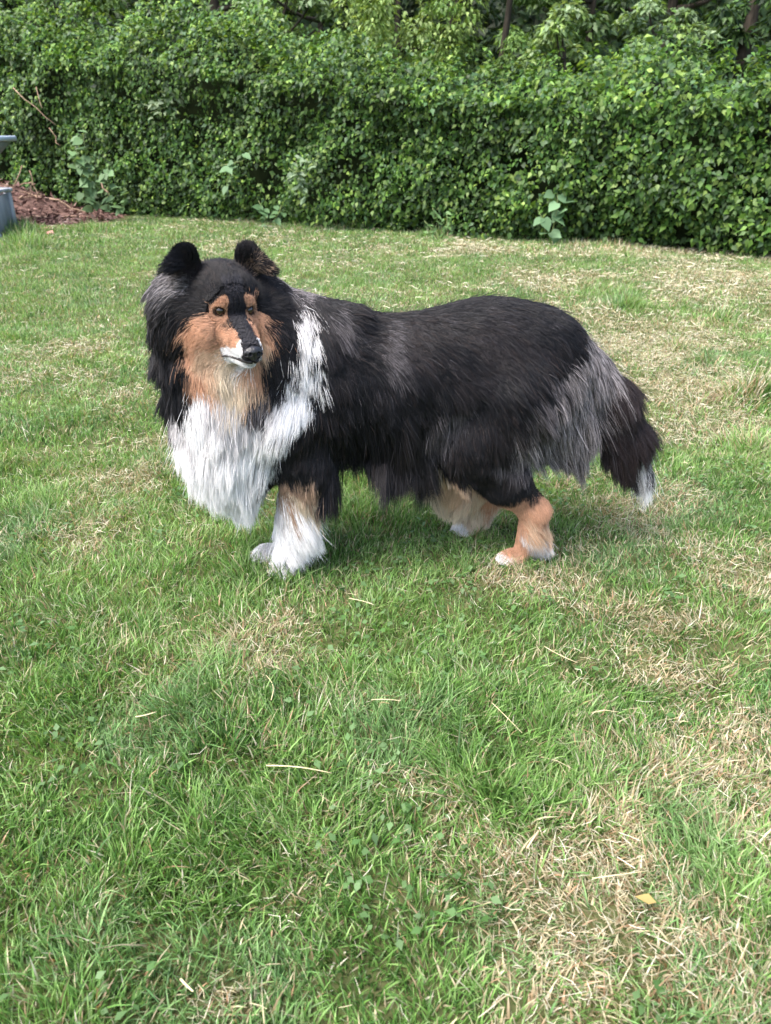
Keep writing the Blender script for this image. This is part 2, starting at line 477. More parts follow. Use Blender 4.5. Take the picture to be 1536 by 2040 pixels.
def hedge_leaves(n, face):
    s = rng.uniform(0, HL, n)
    # denser where the camera is close
    lip, top = hedge_lip(s), hedge_top(s)
    if face:
        z = .03 + (lip - .0) * rng.random(n) ** .92
        bulge = (fbm(np.stack([s, z], 1), 1.6, 11, 3) - .5) * .50 + (fbm(np.stack([s, z], 1), 6, 13, 2) - .5) * .16
        out = bulge - np.abs(rng.normal(0, .085, n)) - .10 * sstep(.35, 0, z) + .03
        nv = np.stack([HN[0] + 0 * s, HN[1] + 0 * s, .55 + 0 * s], 1)
    else:
        t = rng.random(n)
        lump = np.clip(.5 + 1.7 * (fbm(np.stack([s, t * .5], 1), 1.5, 17, 3) - .5), 0, 1.1)
        z = lip - .08 + (top - lip + .10) * t * (.45 + 1.0 * lump) + np.abs(rng.normal(0, .06, n)) * 1.2
        out = .04 - .9 * t ** 1.3 + (fbm(np.stack([s, z], 1), 3, 19, 3) - .5) * .5 - np.abs(rng.normal(0, .08, n)) * .5
        nv = np.stack([HN[0] * .55 + 0 * s, HN[1] * .55 + 0 * s, 1.0 + 0 * s], 1)
    if face:                                                     # clipped hollows where the dark inside shows
        hole = fbm(np.stack([s * .7, z], 1), 5.5, 23, 3)
        kk = rng.random(n) < sstep(.24, .40, hole) * .85 + .18
        s, z, out, nv = s[kk], z[kk], out[kk], nv[kk]; n = len(s)
    p = hedge_pt(s, out, z)
    nv = nrm(nv) + rng.normal(0, .55, (n, 3))
    ax = np.stack([HN[0] * .8 + 0 * s, HN[1] * .8 + 0 * s, -.55 + 0 * s], 1) + rng.normal(0, .6, (n, 3))
    ax = ax - nv * (ax * nv).sum(1, keepdims=True) / (nv * nv).sum(1, keepdims=True)
    return s, p, ax, nv

parts, cols = [], []
n = 64000
s, p, ax, nv = hedge_leaves(n, True); n = len(s)
big = sstep(HL * .62, HL * .8, s) * .018 + sstep(HL * .42, HL * .2, s) * .016
sz = rng.gamma(9, .0055, n).clip(.026, .085) + big * rng.random(n)
parts.append(leaves_np(p - HOFF, ax, nv, sz, .62, .06, .12)); cols.append(np.repeat(leaf_cols(n, p), 6, 0))
n = 26000
s, p, ax, nv = hedge_leaves(n, False)
parts.append(leaves_np(p - HOFF, ax, nv, rng.uniform(.045, .085, n), .6, .08, .16))
c = leaf_cols(n, p, (.08, .24, .32, .12, .24)) * 1.12; cols.append(np.repeat(c, 6, 0))  # top leaves paler and greyer: sky light painted into their colour
# brambly shoots standing out of the top
nsh = 460
s0 = rng.uniform(.2, HL - .2, nsh)
for i in range(nsh):
    L = rng.uniform(.10, .42); a = rng.uniform(-1, 1); kx = rng.integers(9, 18)
    base = hedge_pt(np.array([s0[i]]), np.array([rng.uniform(-.8, -.05)]), np.array([hedge_lip(s0[i]) + (hedge_top(s0[i]) - hedge_lip(s0[i])) * rng.uniform(.2, .85)]))[0]
    t = np.linspace(.1, 1, kx)
    dirv = np.array([HD[0] * a * .5 + HN[0] * .3, HD[1] * a * .5 + HN[1] * .3, 1.0])
    pts = base + dirv * L * t[:, None] + np.array([HN[0], HN[1], -1.0]) * (L * .35 * t ** 2)[:, None]
    axv = rng.normal(0, .7, (kx, 3)) + np.array([0, 0, -.1]); nvv = rng.normal(0, .35, (kx, 3)) + UPV
    axv = axv - nvv * (axv * nvv).sum(1, keepdims=True) / (nvv * nvv).sum(1, keepdims=True)
    parts.append(leaves_np(pts - HOFF, axv, nvv, rng.uniform(.035, .085, kx) * rng.uniform(.8, 1.2), .58, .08, .2))
    cols.append(np.repeat(leaf_cols(kx, pts, (.06, .26, .36, .14, .18)) * rng.uniform(.7, 1.3), 6, 0))
v, f = join_np(parts)
fo = obj('foliage', mesh_np('foliage', v, f, np.concatenate(cols)), M_leaf, hedge)
tag(fo, kind='stuff')
# the 300 proudest leaves of the near face, one by one
lv, lf = leaves_np(np.zeros((1, 3)), np.array([[1.0, 0, 0]]), np.array([[0, 0, 1.0]]), [1.0], .66, .07, .14)
leaf_meshes = []
for c in ((.07, .135, .026), (.10, .17, .036), (.05, .11, .022), (.13, .20, .05)):
    leaf_meshes.append(mesh_np('leaf', lv, lf, np.array([c])))
    leaf_meshes[-1].materials.append(M_leaf)
def place_leaf(name, me, parent, off, pos, axis, normal, size):
    a = nrm(np.asarray(axis, float)); nn = np.asarray(normal, float); sd_ = nrm(np.cross(nn, a)); up = np.cross(a, sd_)
    o = bpy.data.objects.new(name, me); COL.objects.link(o)
    M = Matrix(((a[0] * size, sd_[0] * size, up[0] * size, pos[0] - off[0]), (a[1] * size, sd_[1] * size, up[1] * size, pos[1] - off[1]),
                (a[2] * size, sd_[2] * size, up[2] * size, pos[2] - off[2]), (0, 0, 0, 1)))
    o.parent = parent
    o.matrix_local = M
    return o
for i in range(300):
    px, py = rng.uniform(20, 1520), rng.uniform(120, 500)
    x = (px - 768) / FPX / 1.07
    # where the sight line at this bearing meets the hedge foot line
    tt = (HA[1] - HA[0] * HD[1] / HD[0]) / (1 - x * HD[1] / HD[0])
    X_ = x * tt; s_ = (X_ - HA[0]) / HD[0]
    lip = hedge_lip(np.array([s_]))[0]
    z_ = rng.uniform(.08, lip)
    bulge = float((fbm(np.array([[s_, z_]]), 1.6, 11, 3)[0] - .5) * .50 + (fbm(np.array([[s_, z_]]), 6, 13, 2)[0] - .5) * .16)
    p = hedge_pt(np.array([s_]), np.array([bulge + .05]), np.array([z_]))[0]
    nn = np.array([HN[0], HN[1], .7]) + rng.normal(0, .3, 3); aa = np.array([HN[0] * .4, HN[1] * .4, -.7]) + rng.normal(0, .5, 3)
    place_leaf('leaf', leaf_meshes[rng.integers(4)], hedge, HOFF, p, aa, nn - aa * 0, rng.uniform(.05, .08))
# a few bare branches showing through at the left
for (a, b_, r) in (((30, 175), (110, 250), .006), ((75, 180), (85, 215), .006), ((100, 255), (120, 290), .006), ((200, 360), (216, 394), .012), ((45, 330), (20, 400), .008), ((60, 340), (75, 400), .007)):
    p0, p1 = at(*a, 10.35), at(*b_, 10.25)
    pts = np.linspace(p0, p1, 5) + rng.normal(0, .012, (5, 3))
    v, f = tube_np(pts - HOFF, np.linspace(r, r * .6, 5), 6)
    obj('branch', mesh_np('branch', v, f, smooth=True), M_twig, hedge)

# ------------------------------------------------------------------ weeds growing through the hedge
def plant(name, label, cat, stems, leaf_c, lsize, width, group=None, pale=None):
    """stems: list of (px0,py0,px1,py1,Y, number of leaves)"""
    root = at(stems[0][0], stems[0][1], stems[0][4])
    e = obj(name, None, loc=tuple(root)); tag(e, label, cat, group)
    ox = [0, .03, .16, .34, .55, .78, 1.0]; ow = [0, .30, .48, .50, .38, .18, 0]
    mlv = [(0, 0, 0)]; mlv += [(ox[i], 0, -.10 * ox[i] ** 2) for i in range(1, 7)]
    mlv += [(ox[i] - (.10 if i == 1 else 0), sg * ow[i] * width, .05 - .14 * ox[i] ** 2 - .05 * ow[i]) for sg in (1, -1) for i in range(1, 6)]
    mlv = np.array(mlv, float)
    mlf = []
    for s0, fl in ((7, False), (12, True)):
        q_ = [(0, 1, s0)] + [(i, i + 1, s0 + i, s0 + i - 1) for i in range(1, 5)] + [(5, 6, s0 + 4)]
        mlf += [tuple(reversed(x)) if fl else x for x in q_]
    mlf = [np.array([x for x in mlf if len(x) == 3]), np.array([x for x in mlf if len(x) == 4])]
    ms = []
    for k_ in (.85, 1.0, 1.2):
        me = mesh_np('leaf', mlv, mlf, (np.array([leaf_c]) * 1.05 + .008) * k_); me.materials.append(M_leaf_soft); ms.append(me)
    for (x0, y0, x1, y1, Yd, nl) in stems:
        p0, p1 = at(x0, y0, Yd), at(x1, y1, Yd - .03)
        t = np.linspace(0, 1, 6)[:, None]
        pts = p0 + (p1 - p0) * t + np.array([.02, -.05, 0]) * np.sin(t * math.pi)
        v, f = tube_np(pts - root, np.linspace(.006, .003, 6), 5)
        obj('stem', mesh_np('stem', v, f, smooth=True), M_stem, e)
        for j in range(nl):
            q = pts[0] + (p1 - p0) * ((j + .7) / nl) + np.array([.02, -.05, 0]) * math.sin((j + .7) / nl * math.pi)
            sgn = (1 if j % 2 else -1) * (1 if rng.random() < .85 else -1)
            ax_ = np.array([sgn * rng.uniform(.1, 1), -.6, rng.uniform(-.9, .3)]); nn = np.array([sgn * .15, -.6, .85]) + rng.normal(0, .3, 3)
            nn = nn - nrm(ax_) * np.dot(nn, nrm(ax_))
            place_leaf('leaf', ms[rng.integers(3)], e, root, q + rng.normal(0, .035, 3) * np.array([1, .5, 1]), ax_, nn, lsize * rng.uniform(.75, 1.2))
    return e
plant('nettle_plant', 'tall pale green broad-leaved weed in front of the hedge beside the mulch', 'plant',
      [(185, 420, 165, 265, 9.75, 24), (215, 420, 215, 330, 9.7, 14), (170, 400, 150, 290, 9.7, 16), (240, 425, 250, 375, 9.65, 10)], (.115, .20, .085), .12, .74)
plant('bindweed_plant', 'weed with large blue-green heart-shaped leaves low in the right of the hedge', 'plant',
      [(1095, 475, 1110, 372, 7.55, 9), (1085, 470, 1072, 420, 7.5, 3)], (.12, .22, .105), .125, .85)
plant('bramble_sprig', 'small sprig of pale heart-shaped leaves in the middle left of the hedge', 'plant', [(462, 375, 455, 325, 9.15, 4), (440, 330, 490, 318, 9.15, 3)], (.12, .21, .10), .12, .8)
plant('elder_weed', 'feathery grey-green weed hanging in the left centre of the hedge', 'plant', [(600, 390, 590, 320, 8.75, 16), (590, 380, 615, 310, 8.75, 14), (605, 360, 575, 335, 8.75, 8)], (.17, .24, .14), .085, .5)
plant('bramble_spray', 'grey-green bramble spray on the hedge face above the dog head', 'plant', [(290, 215, 370, 180, 9.9, 16), (300, 225, 350, 205, 9.9, 12), (325, 200, 335, 170, 9.9, 8)], (.17, .23, .13), .10, .55)
plant('dock_plant', 'low leafy weed at the hedge foot behind the dog', 'plant', [(530, 440, 515, 400, 9.0, 8), (545, 440, 560, 410, 9.0, 7)], (.10, .19, .08), .10, .7)
plant('goosegrass_plant', 'thin upright weed at the hedge foot right of centre', 'plant', [(875, 475, 862, 415, 7.9, 14), (880, 475, 890, 425, 7.9, 12), (870, 475, 845, 440, 7.9, 8)], (.10, .19, .06), .065, .4)

# ------------------------------------------------------------------ trees and shrubs beyond the hedge
M_tree = mat_attr('tree_leaf', .5, .3, .3)
def tree(name, label, xy, height, rad, low, n, size, pal, droop=0.0, trunk_r=.04, clumps=46, seed=0, width=.5, group='trees beyond the hedge', cat='tree'):
    r_ = np.random.default_rng(seed)
    e = obj(name, None, loc=(xy[0], xy[1], 0)); tag(e, label, cat, group)
    # trunk with limbs
    tp = []
    zz = np.linspace(-.05, height * .85, 8)
    tr = np.stack([.12 * np.sin(zz * .9 + seed), .12 * np.cos(zz * .7 + seed), zz], 1)
    tp.append(tube_np(tr, np.linspace(trunk_r, trunk_r * .25, 8), 8))
    cl = []
    for i in range(clumps):
        a = r_.uniform(0, 2 * math.pi); z = low + (height - low) * r_.random() ** 1.5
        rel = (z - low) / (height - low)
        R = rad * math.sqrt(max(.42 if rel < .5 else .05, 1 - (2 * rel * .92 - .92) ** 2)) * (r_.uniform(.45, 1.05) if i % 4 else .28)
        c = np.array([R * math.cos(a), R * math.sin(a), z]); cl.append(c)
        if i < 14:
            zi = np.clip(z - .35 * R, .2, height * .8); b0 = np.array([np.interp(zi, zz, tr[:, 0]), np.interp(zi, zz, tr[:, 1]), zi])
            t = np.linspace(0, 1, 5)[:, None]
            tp.append(tube_np(b0 + (c - b0) * t + np.array([0, 0, -.1]) * np.sin(t * math.pi), np.linspace(trunk_r * .4, .008, 5), 5))
    v, f = join_np(tp)
    obj('trunk', mesh_np('trunk', v, f, smooth=True), M_bark, e)
    cl = np.array(cl)
    k_ = r_.integers(0, clumps, n)
    rr = rad * r_.uniform(.16, .34, clumps)[k_]
    d = nrm(r_.normal(0, 1, (n, 3))); d[:, 2] = np.abs(d[:, 2]) * .9 - .25
    p = cl[k_] + d * (rr * r_.random(n) ** .4)[:, None]
    if droop:
        p[:, 2] -= droop * r_.random(n) ** 1.5 * (np.hypot(p[:, 0], p[:, 1]) / rad)
    p[:, 2] = np.maximum(p[:, 2], .1)
    nv = nrm(d * .6 + np.array([0, 0, .9])) + r_.normal(0, .4, (n, 3))
    ax = np.concatenate([d[:, :2], np.full((n, 1), -.4 - droop)], 1) + r_.normal(0, .5, (n, 3)) * (1 if not droop else .5)
    ax = ax - nv * (ax * nv).sum(1, keepdims=True) / (nv * nv).sum(1, keepdims=True)
    v, f = leaves_np(p, ax, nv, r_.uniform(.7, 1.3, n) * size, width, .08, .15)
    pc = np.array(pal)[r_.integers(0, len(pal), n)] * (r_.uniform(.7, 1.3, n) * r_.uniform(.75, 1.25, clumps)[k_])[:, None]
    cr = obj('crown', mesh_np('crown', v, f, np.repeat(pc, 6, 0)), M_tree, e)
    tag(cr, kind='stuff')
    return e
DARKP = [(.020, .046, .016), (.032, .065, .022), (.05, .09, .03)]
MIDP = [(.065, .13, .03), (.09, .17, .038), (.12, .20, .05)]
LITEP = [(.14, .23, .055), (.19, .29, .08), (.24, .33, .11)]
GREYP = [(.12, .19, .08), (.16, .24, .115), (.22, .30, .16)]
tree('weeping_birch', 'pale green weeping tree behind the middle of the hedge', at(810, 60, 10.9)[:2], 3.6, .85, .9, 11000, .08, LITEP, .7, .08, 40, 3, .42)
tree('weeping_birch', 'light green drooping tree behind the hedge left of the pale weeping tree', at(640, 30, 12.2)[:2], 3.9, 1.0, 1.0, 11000, .08, MIDP + LITEP[:1], .6, .08, 36, 4, .45)
tree('thuja_tree', 'bright mid green bushy conifer rising behind the hedge right of centre', at(1000, 60, 10.4)[:2], 3.7, .75, .6, 11000, .065, MIDP + LITEP[:1], 0, .08, 46, 5, .4)
tree('broad_leaf_tree', 'grey-green leafy tree behind the hedge above the heart-leaved weed', at(1160, 40, 11.2)[:2], 4.2, 1.0, .8, 9000, .095, MIDP + GREYP[:1], .1, .1, 44, 6)
tree('elder_shrub', 'grey-green elder shrub climbing above the right part of the hedge', at(1290, 130, 9.2)[:2], 2.35, .62, .7, 7500, .075, GREYP + LITEP[:1], 0, .05, 34, 7, .5, None, 'shrub')
tree('bramble_shrub', 'pale bramble shrub bulging over the hedge top right of centre', at(1120, 150, 9.4)[:2], 2.1, .6, .8, 5500, .08, LITEP + GREYP, 0, .04, 30, 8, .6, None, 'shrub')
tree('bramble_shrub', 'dense pale bramble shrub on the hedge top above the dog', at(560, 80, 11.0)[:2], 2.55, .9, .9, 7500, .08, GREYP + MIDP, 0, .05, 36, 9, .6, None, 'shrub')
tree('dark_tree', 'dark evergreen tree at the right edge behind the hedge', at(1510, 60, 9.8)[:2], 4.6, .8, .4, 8000, .10, DARKP + MIDP[:1], .1, .12, 46, 10)
tree('dark_tree', 'dark green tree standing behind the elder shrub', at(1330, 30, 13.4)[:2], 5.6, 1.5, .5, 8000, .11, DARKP + MIDP[:1], .1, .13, 46, 11)
tree('dark_tree', 'very dark tree in the gap behind the weeping tree', at(890, 30, 15.5)[:2], 6.0, 1.6, .4, 7000, .12, DARKP, .1, .14, 46, 12)
tree('dark_tree', 'dark tree behind the hedge left of centre', at(430, 10, 16.0)[:2], 6.2, 1.8, .5, 7000, .12, DARKP, .1, .14, 46, 13)
tree('broad_leaf_tree', 'mid green leafy tree behind the left end of the hedge', at(110, 0, 14.5)[:2], 5.0, 1.6, .8, 8000, .12, MIDP, .1, .12, 44, 14)
# the wood behind reads as one mass
r_ = np.random.default_rng(99)
n = 36000
xw = r_.uniform(-15, 14, n); yw = 19 + r_.normal(0, .9, n) + .5 * np.sin(xw * 1.3); zw = r_.uniform(0, 6.5, n)
zw = zw * (.75 + .35 * vnoise(np.stack([xw, yw * 0], 1), .6, 5)); pw = np.stack([xw, yw - .5 * np.abs(np.sin(xw * 1.1 + zw)), zw], 1)
nv = np.stack([0 * xw, -.6 + 0 * xw, .8 + 0 * xw], 1) + r_.normal(0, .5, (n, 3)); ax = r_.normal(0, 1, (n, 3)) + np.array([0, 0, -.6])
ax = ax - nv * (ax * nv).sum(1, keepdims=True) / (nv * nv).sum(1, keepdims=True)
v, f = leaves_np(pw, ax, nv, r_.uniform(.15, .30, n), .6)
o = obj('woodland', mesh_np('woodland', v, f, np.repeat(np.array(DARKP)[r_.integers(0, 3, n)] * r_.uniform(.6, 1.2, n)[:, None], 6, 0)), M_tree)
tag(o, 'dark woodland foliage massed far behind the garden', 'woodland', kind='stuff')
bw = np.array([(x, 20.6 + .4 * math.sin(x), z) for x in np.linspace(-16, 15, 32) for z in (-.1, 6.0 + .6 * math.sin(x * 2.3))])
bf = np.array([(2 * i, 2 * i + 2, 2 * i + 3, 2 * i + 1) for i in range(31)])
o2 = obj('wood_shade_sheet', mesh_np('wood_shade_sheet', bw, bf), M_core, o)  # flat dark sheet standing for shade in the wood, closes sky gaps

# ------------------------------------------------------------------ mulch heap with sticks, planter box and tray at the left edge
M_mulch = mat_noise('bark_mulch', (.070, .040, .034), (.16, .098, .082), 16, .95, .1, .8)
hx, hy = np.meshgrid(np.linspace(-6.6, -3.1, 60), np.linspace(8.4, 11.2, 48), indexing='ij')
P2 = np.stack([hx.ravel(), hy.ravel()], 1)
hump = 0
edge = 1 - sstep(.6, 1.0, ((P2[:, 0] + 4.85) / 1.75) ** 2 + ((P2[:, 1] - 9.8) / 1.4) ** 2)
def mulch_z(x, y):
    p = np.stack([x, y], 1)
    hp = .60 * np.exp(-((x + 5.15) / .85) ** 2 - ((y - 10.45) / .65) ** 2)
    ed = 1 - sstep(.6, 1.0, ((x + 4.85) / 1.75) ** 2 + ((y - 9.8) / 1.4) ** 2)
    return ground_h(x, y) - .03 + .68 * ed * (.05 + hp + (fbm(p, 7, 5, 3) - .5) * .07)
mz = mulch_z(P2[:, 0], P2[:, 1])
gi = np.arange(60 * 48).reshape(60, 48)
gf = np.stack([gi[:-1, :-1].ravel(), gi[1:, :-1].ravel(), gi[1:, 1:].ravel(), gi[:-1, 1:].ravel()], 1)
mulch = obj('mulch_heap', mesh_np('mulch_heap', np.stack([P2[:, 0], P2[:, 1], mz], 1), gf, smooth=True), M_mulch)
tag(mulch, 'reddish brown bark mulch heap against the hedge at the left', 'mulch', kind='stuff')
n = 2600
x = rng.uniform(-6.3, -3.3, n); y = rng.uniform(8.6, 11.0, n)
k = ((x + 4.85) / 1.65) ** 2 + ((y - 9.8) / 1.25) ** 2 < 1 + rng.normal(0, .12, n)
x, y = x[k], y[k]; n = len(x)
cp = np.stack([x, y, mulch_z(x, y) + .012], 1)
nv = rng.normal(0, .45, (n, 3)) + UPV; ax = rng.normal(0, 1, (n, 3)); ax = ax - nv * (ax * nv).sum(1, keepdims=True) / (nv * nv).sum(1, keepdims=True)
v, f = leaves_np(cp, ax, nv, rng.uniform(.04, .13, n), .34, .1, 0)
pal = np.array([(.15, .085, .072), (.23, .145, .125), (.09, .05, .042), (.36, .26, .22), (.12, .072, .062)])
chips = obj('bark_chips', mesh_np('bark_chips', v, f, np.repeat(pal[rng.choice(5, n, p=[.3, .25, .2, .1, .15])] * rng.uniform(.7, 1.2, n)[:, None], 6, 0)), mat_attr('bark_chip', .85, .15), mulch)
tag(chips, kind='stuff')
STICKS = [((40, 446), (185, 440), .016, 'long pale stick lying flat along the front of the mulch'), ((155, 435), (200, 424), .010, 'short pale stick pointing at the hedge from the mulch edge'),
          ((100, 395), (180, 428), .012, 'dark twig sloping down the right flank of the mulch heap'), ((78, 433), (97, 430), .012, 'stubby bleached stick in the middle of the mulch'),
          ((62, 360), (58, 395), .010, 'upright twig stuck in the top of the mulch heap'), ((72, 366), (40, 368), .008, 'thin crosswise twig on the mulch heap below the hedge'),
          ((45, 436), (110, 424), .012, 'brown stick lying across the lower mulch behind the pale one'), ((110, 412), (150, 420), .009, 'reddish twig on the mulch slope near the weed')]
for (a, b_, r, lab) in STICKS:
    g0, g1 = gnd(*a), gnd(*b_)
    if a[1] < 400:
        p0, p1 = at(*a, 10.1), at(*b_, 10.1)
        p0[2] = max(p0[2], mulch_z(p0[:1], p0[1:2])[0]); p1[2] = max(p1[2], mulch_z(p1[:1], p1[1:2])[0])
    else:
        p0, p1 = g0, g1
        for q in (p0, p1): q[1] = min(q[1], 10.4); q[2] = mulch_z(q[:1], q[1:2])[0] + .02
    t = np.linspace(0, 1, 7)[:, None]
    pts = p0 + (p1 - p0) * t + rng.normal(0, .012, (7, 3))
    v, f = tube_np(pts - p0, np.linspace(r, r * .55, 7), 7)
    o = obj('stick', mesh_np('stick', v, f, smooth=True), M_twig, None, tuple(p0))
    tag(o, lab, 'stick', 'sticks on the mulch')
# two pinkish brick pieces in the edge of the bed
M_brick = mat_noise('pink_brick', (.34, .17, .14), (.48, .28, .24), 25, .9, .1, .4)
for i, (px, py, s3, lab) in enumerate(((97, 466, (.12, .09, .06), 'larger pink brick fragment at the front of the mulch bed'), (102, 474, (.09, .07, .05), 'small pink brick fragment nearest the lawn by the mulch'), (68, 464, (.10, .08, .05), 'grey pink stone between planter box and brick fragments'))):
    g = gnd(px, py)
    v, f = box_np(np.zeros(3), s3, .015); v = v + rng.normal(0, .006, v.shape)
    o = obj('brick_fragment', mesh_np('brick_fragment', v, f), M_brick, None, (g[0], g[1], .03)); o.rotation_euler = (.1, .15, i * .7)
    tag(o, lab, 'brick', 'rubble by the mulch')

M_box = mat_noise('weathered_grey_paint', (.25, .27, .30), (.37, .39, .43), 18, .65, .3, .2, (1, 1, .2))
M_boxd = mat_noise('grey_panel', (.21, .23, .26), (.29, .31, .35), 14, .7, .25, .15, (1, 1, .2))
bc = gnd(38, 482)                                  # near right corner of the planter
pb = obj('planter_box', None, loc=(bc[0] - .58, bc[1] + .30, 0)); pb.rotation_euler[2] = math.radians(4)
tag(pb, 'weathered grey panelled planter box standing in grass at the left edge', 'planter')
W_, D_, H_ = .70, .55, .45
def part(name, c, s, mat, parent, bev=.006, taper=(1, 1)):
    v, f = box_np(np.array(c, float), s, bev, taper)
    return obj(name, mesh_np(name, v, f), mat, parent)
part('panel', (0, -D_ / 2 + .03, H_ / 2), (W_ - .10, .02, H_ - .08), M_boxd, pb)
part('panel', (0, D_ / 2 - .03, H_ / 2), (W_ - .10, .02, H_ - .08), M_boxd, pb)
part('panel', (-W_ / 2 + .03, 0, H_ / 2), (.02, D_ - .10, H_ - .08), M_boxd, pb)
part('panel', (W_ / 2 - .03, 0, H_ / 2), (.02, D_ - .10, H_ - .08), M_boxd, pb)
for sx in (-1, 1):
    for sy in (-1, 1):
        pst = part('corner_post', (sx * (W_ / 2 - .03), sy * (D_ / 2 - .03), H_ / 2 - .01), (.06, .06, H_ - .02), M_box, pb)
        part('foot', (sx * (W_ / 2 - .026), sy * (D_ / 2 - .026), .03), (.085, .085, .07), M_box, pst, .006, (.75, .75))
for sy in (-1, 1):
    part('rim', (0, sy * (D_ / 2 - .025), H_ - .005), (W_ + .03, .07, .035), M_box, pb)
for sx in (-1, 1):
    part('rim', (sx * (W_ / 2 - .025), 0, H_ - .004), (.07, D_ - .10, .033), M_box, pb)
for q in (-.2, -.07, .07, .2):
    part('slat', (q, -D_ / 2 + .016, H_ / 2), (.025, .012, H_ - .09), M_box, pb, .003)
part('soil', (0, 0, H_ - .07), (W_ - .1, D_ - .1, .05), M_mulch, pb)

M_tray = mat_noise('pale_blue_grey_plastic', (.42, .50, .60), (.50, .57, .66), 8, .35, .5)
M_trayd = mat_noise('grey_tray_side', (.20, .23, .27), (.26, .29, .33), 8, .5, .4)
tc = at(39, 276, 8.9)
ty = obj('water_tray', None, loc=(tc[0] - .80, tc[1] + .2, 0))
tag(ty, 'pale blue-grey tapered tray on legs above the planter box at left edge', 'tray')
zt = tc[2]
part('rim', (0, 0, zt), (1.10, .62, .055), M_tray, ty, .012)
part('basin', (0, 0, zt - .105), (.72, .40, .15), M_trayd, ty, .01, (1.36, 1.35))
for q in (-.25, 0., .25):
    part('rib', (q, -.24, zt - .105), (.03, .03, .15), M_trayd, ty, .004)
for sx in (-1, 1):
    for sy in (-1, 1):
        part('leg', (sx * .14, sy * .12, (zt - .17) / 2), (.05, .05, zt - .17), M_trayd, ty)

# ------------------------------------------------------------------ the dog: one continuous body from a smooth distance field
E0 = np.array([-.295, 1.475, .638])                      # midpoint between the eyes
YAW, NOD = math.radians(28), math.radians(3)
HF = np.array([math.sin(YAW) * math.cos(NOD), -math.cos(YAW) * math.cos(NOD), -math.sin(NOD)])     # where the muzzle points
HL_ = np.array([math.cos(YAW), math.sin(YAW), 0.0])                                                 # the viewer's right
HU = np.cross(HL_, HF); HU = HU if HU[2] > 0 else -HU
def hp(a, b, c):
    return E0 + HF * a + HL_ * b + HU * c
def to_head(p):
    d = p - E0
    return np.stack([d @ HF, d @ HL_, d @ HU], -1)

GH = .0045
GMIN, GMAX = np.array([-.62, 1.28, -.012]), np.array([.74, 1.92, .83])
GN = np.ceil((GMAX - GMIN) / GH).astype(int)
FLD = np.full(GN, .3, np.float32)
axs = [GMIN[i] + GH * np.arange(GN[i]) for i in range(3)]
def sub(lo, hi):
    i0 = np.clip(np.floor((np.array(lo) - GMIN) / GH).astype(int), 0, GN - 1)
    i1 = np.clip(np.ceil((np.array(hi) - GMIN) / GH).astype(int) + 1, 1, GN)
    sl = tuple(slice(a, b) for a, b in zip(i0, i1))
    g = np.meshgrid(*[axs[i][sl[i]] for i in range(3)], indexing='ij')
    return sl, np.stack(g, -1).astype(np.float32)
def smin(a, b, k):
    h = np.clip(.5 + .5 * (b - a) / k, 0, 1)
    return b + (a - b) * h - k * h * (1 - h)
def cone(p0, p1, r0, r1, k=.03, flat=None):
    p0, p1 = np.asarray(p0, float), np.asarray(p1, float); r = max(r0, r1) + .09
    sl, P = sub(np.minimum(p0, p1) - r, np.maximum(p0, p1) + r)
    d = p1 - p0; L2 = d @ d
    q = P - p0
    t = np.clip((q @ d) / L2, 0, 1)
    e = q - t[..., None] * d
    if flat is not None:                                  # (axis, factor): squeeze along that axis
        ax_, fk = flat
        e = e + (e @ ax_)[..., None] * ax_ * (fk - 1)
    dist = np.linalg.norm(e, axis=-1) - (r0 + (r1 - r0) * t)
    FLD[sl] = smin(FLD[sl], dist.astype(np.float32), k)
def ell(c, r, k=.04, basis=None):
    c = np.asarray(c, float); r = np.asarray(r, float); m = r.max() + .09
    sl, P = sub(c - m, c + m)
    q = P - c
    if basis is not None:
        q = np.stack([q @ basis[0], q @ basis[1], q @ basis[2]], -1)
    k0 = np.linalg.norm(q / r, axis=-1); k1 = np.linalg.norm(q / (r * r), axis=-1)
    dist = k0 * (k0 - 1) / np.maximum(k1, 1e-6)
    FLD[sl] = smin(FLD[sl], dist.astype(np.float32), k)
HB_ = (HF, HL_, HU)
# trunk
ell((-.20, 1.625, .455), (.18, .125, .150), .05)
ell((.02, 1.645, .455), (.24, .122, .132), .06)
ell((.24, 1.675, .475), (.20, .122, .142), .06)
ell((.355, 1.685, .445), (.115, .108, .135), .05)
cone((-.12, 1.63, .525), (-.26, 1.60, .565), .085, .095, .06)          # withers to neck
# chest and ruff mass
ell((-.325, 1.585, .375), (.125, .110, .165), .06)
ell((-.330, 1.585, .520), (.138, .105, .150), .06)
# skull, cheeks, muzzle, jaw, throat
ell(hp(-.064, 0, .020), (.082, .058, .052), .03, HB_)
ell(hp(-.044, -.040, -.036), (.046, .034, .046), .025, HB_)
ell(hp(-.044, .040, -.036), (.046, .034, .046), .025, HB_)
cone(hp(-.012, 0, -.034), hp(.088, 0, -.0560), .037, .0180, .014)
cone(hp(-.02, 0, -.070), hp(.070, 0, -.0785), .032, .0125, .008)
ell(hp(-.004, -.026, .018), (.016, .013, .009), .012, HB_)              # brow ridges
ell(hp(-.004, .026, .018), (.016, .013, .009), .012, HB_)
cone(hp(-.06, 0, -.060), hp(-.080, 0, -.135), .058, .062, .035)
# ruff standing up on both sides behind the cheeks
ell(hp(-.108, -.072, -.020), (.050, .055, .072), .035, HB_)
ell(hp(-.108, .074, -.025), (.050, .055, .068), .035, HB_)
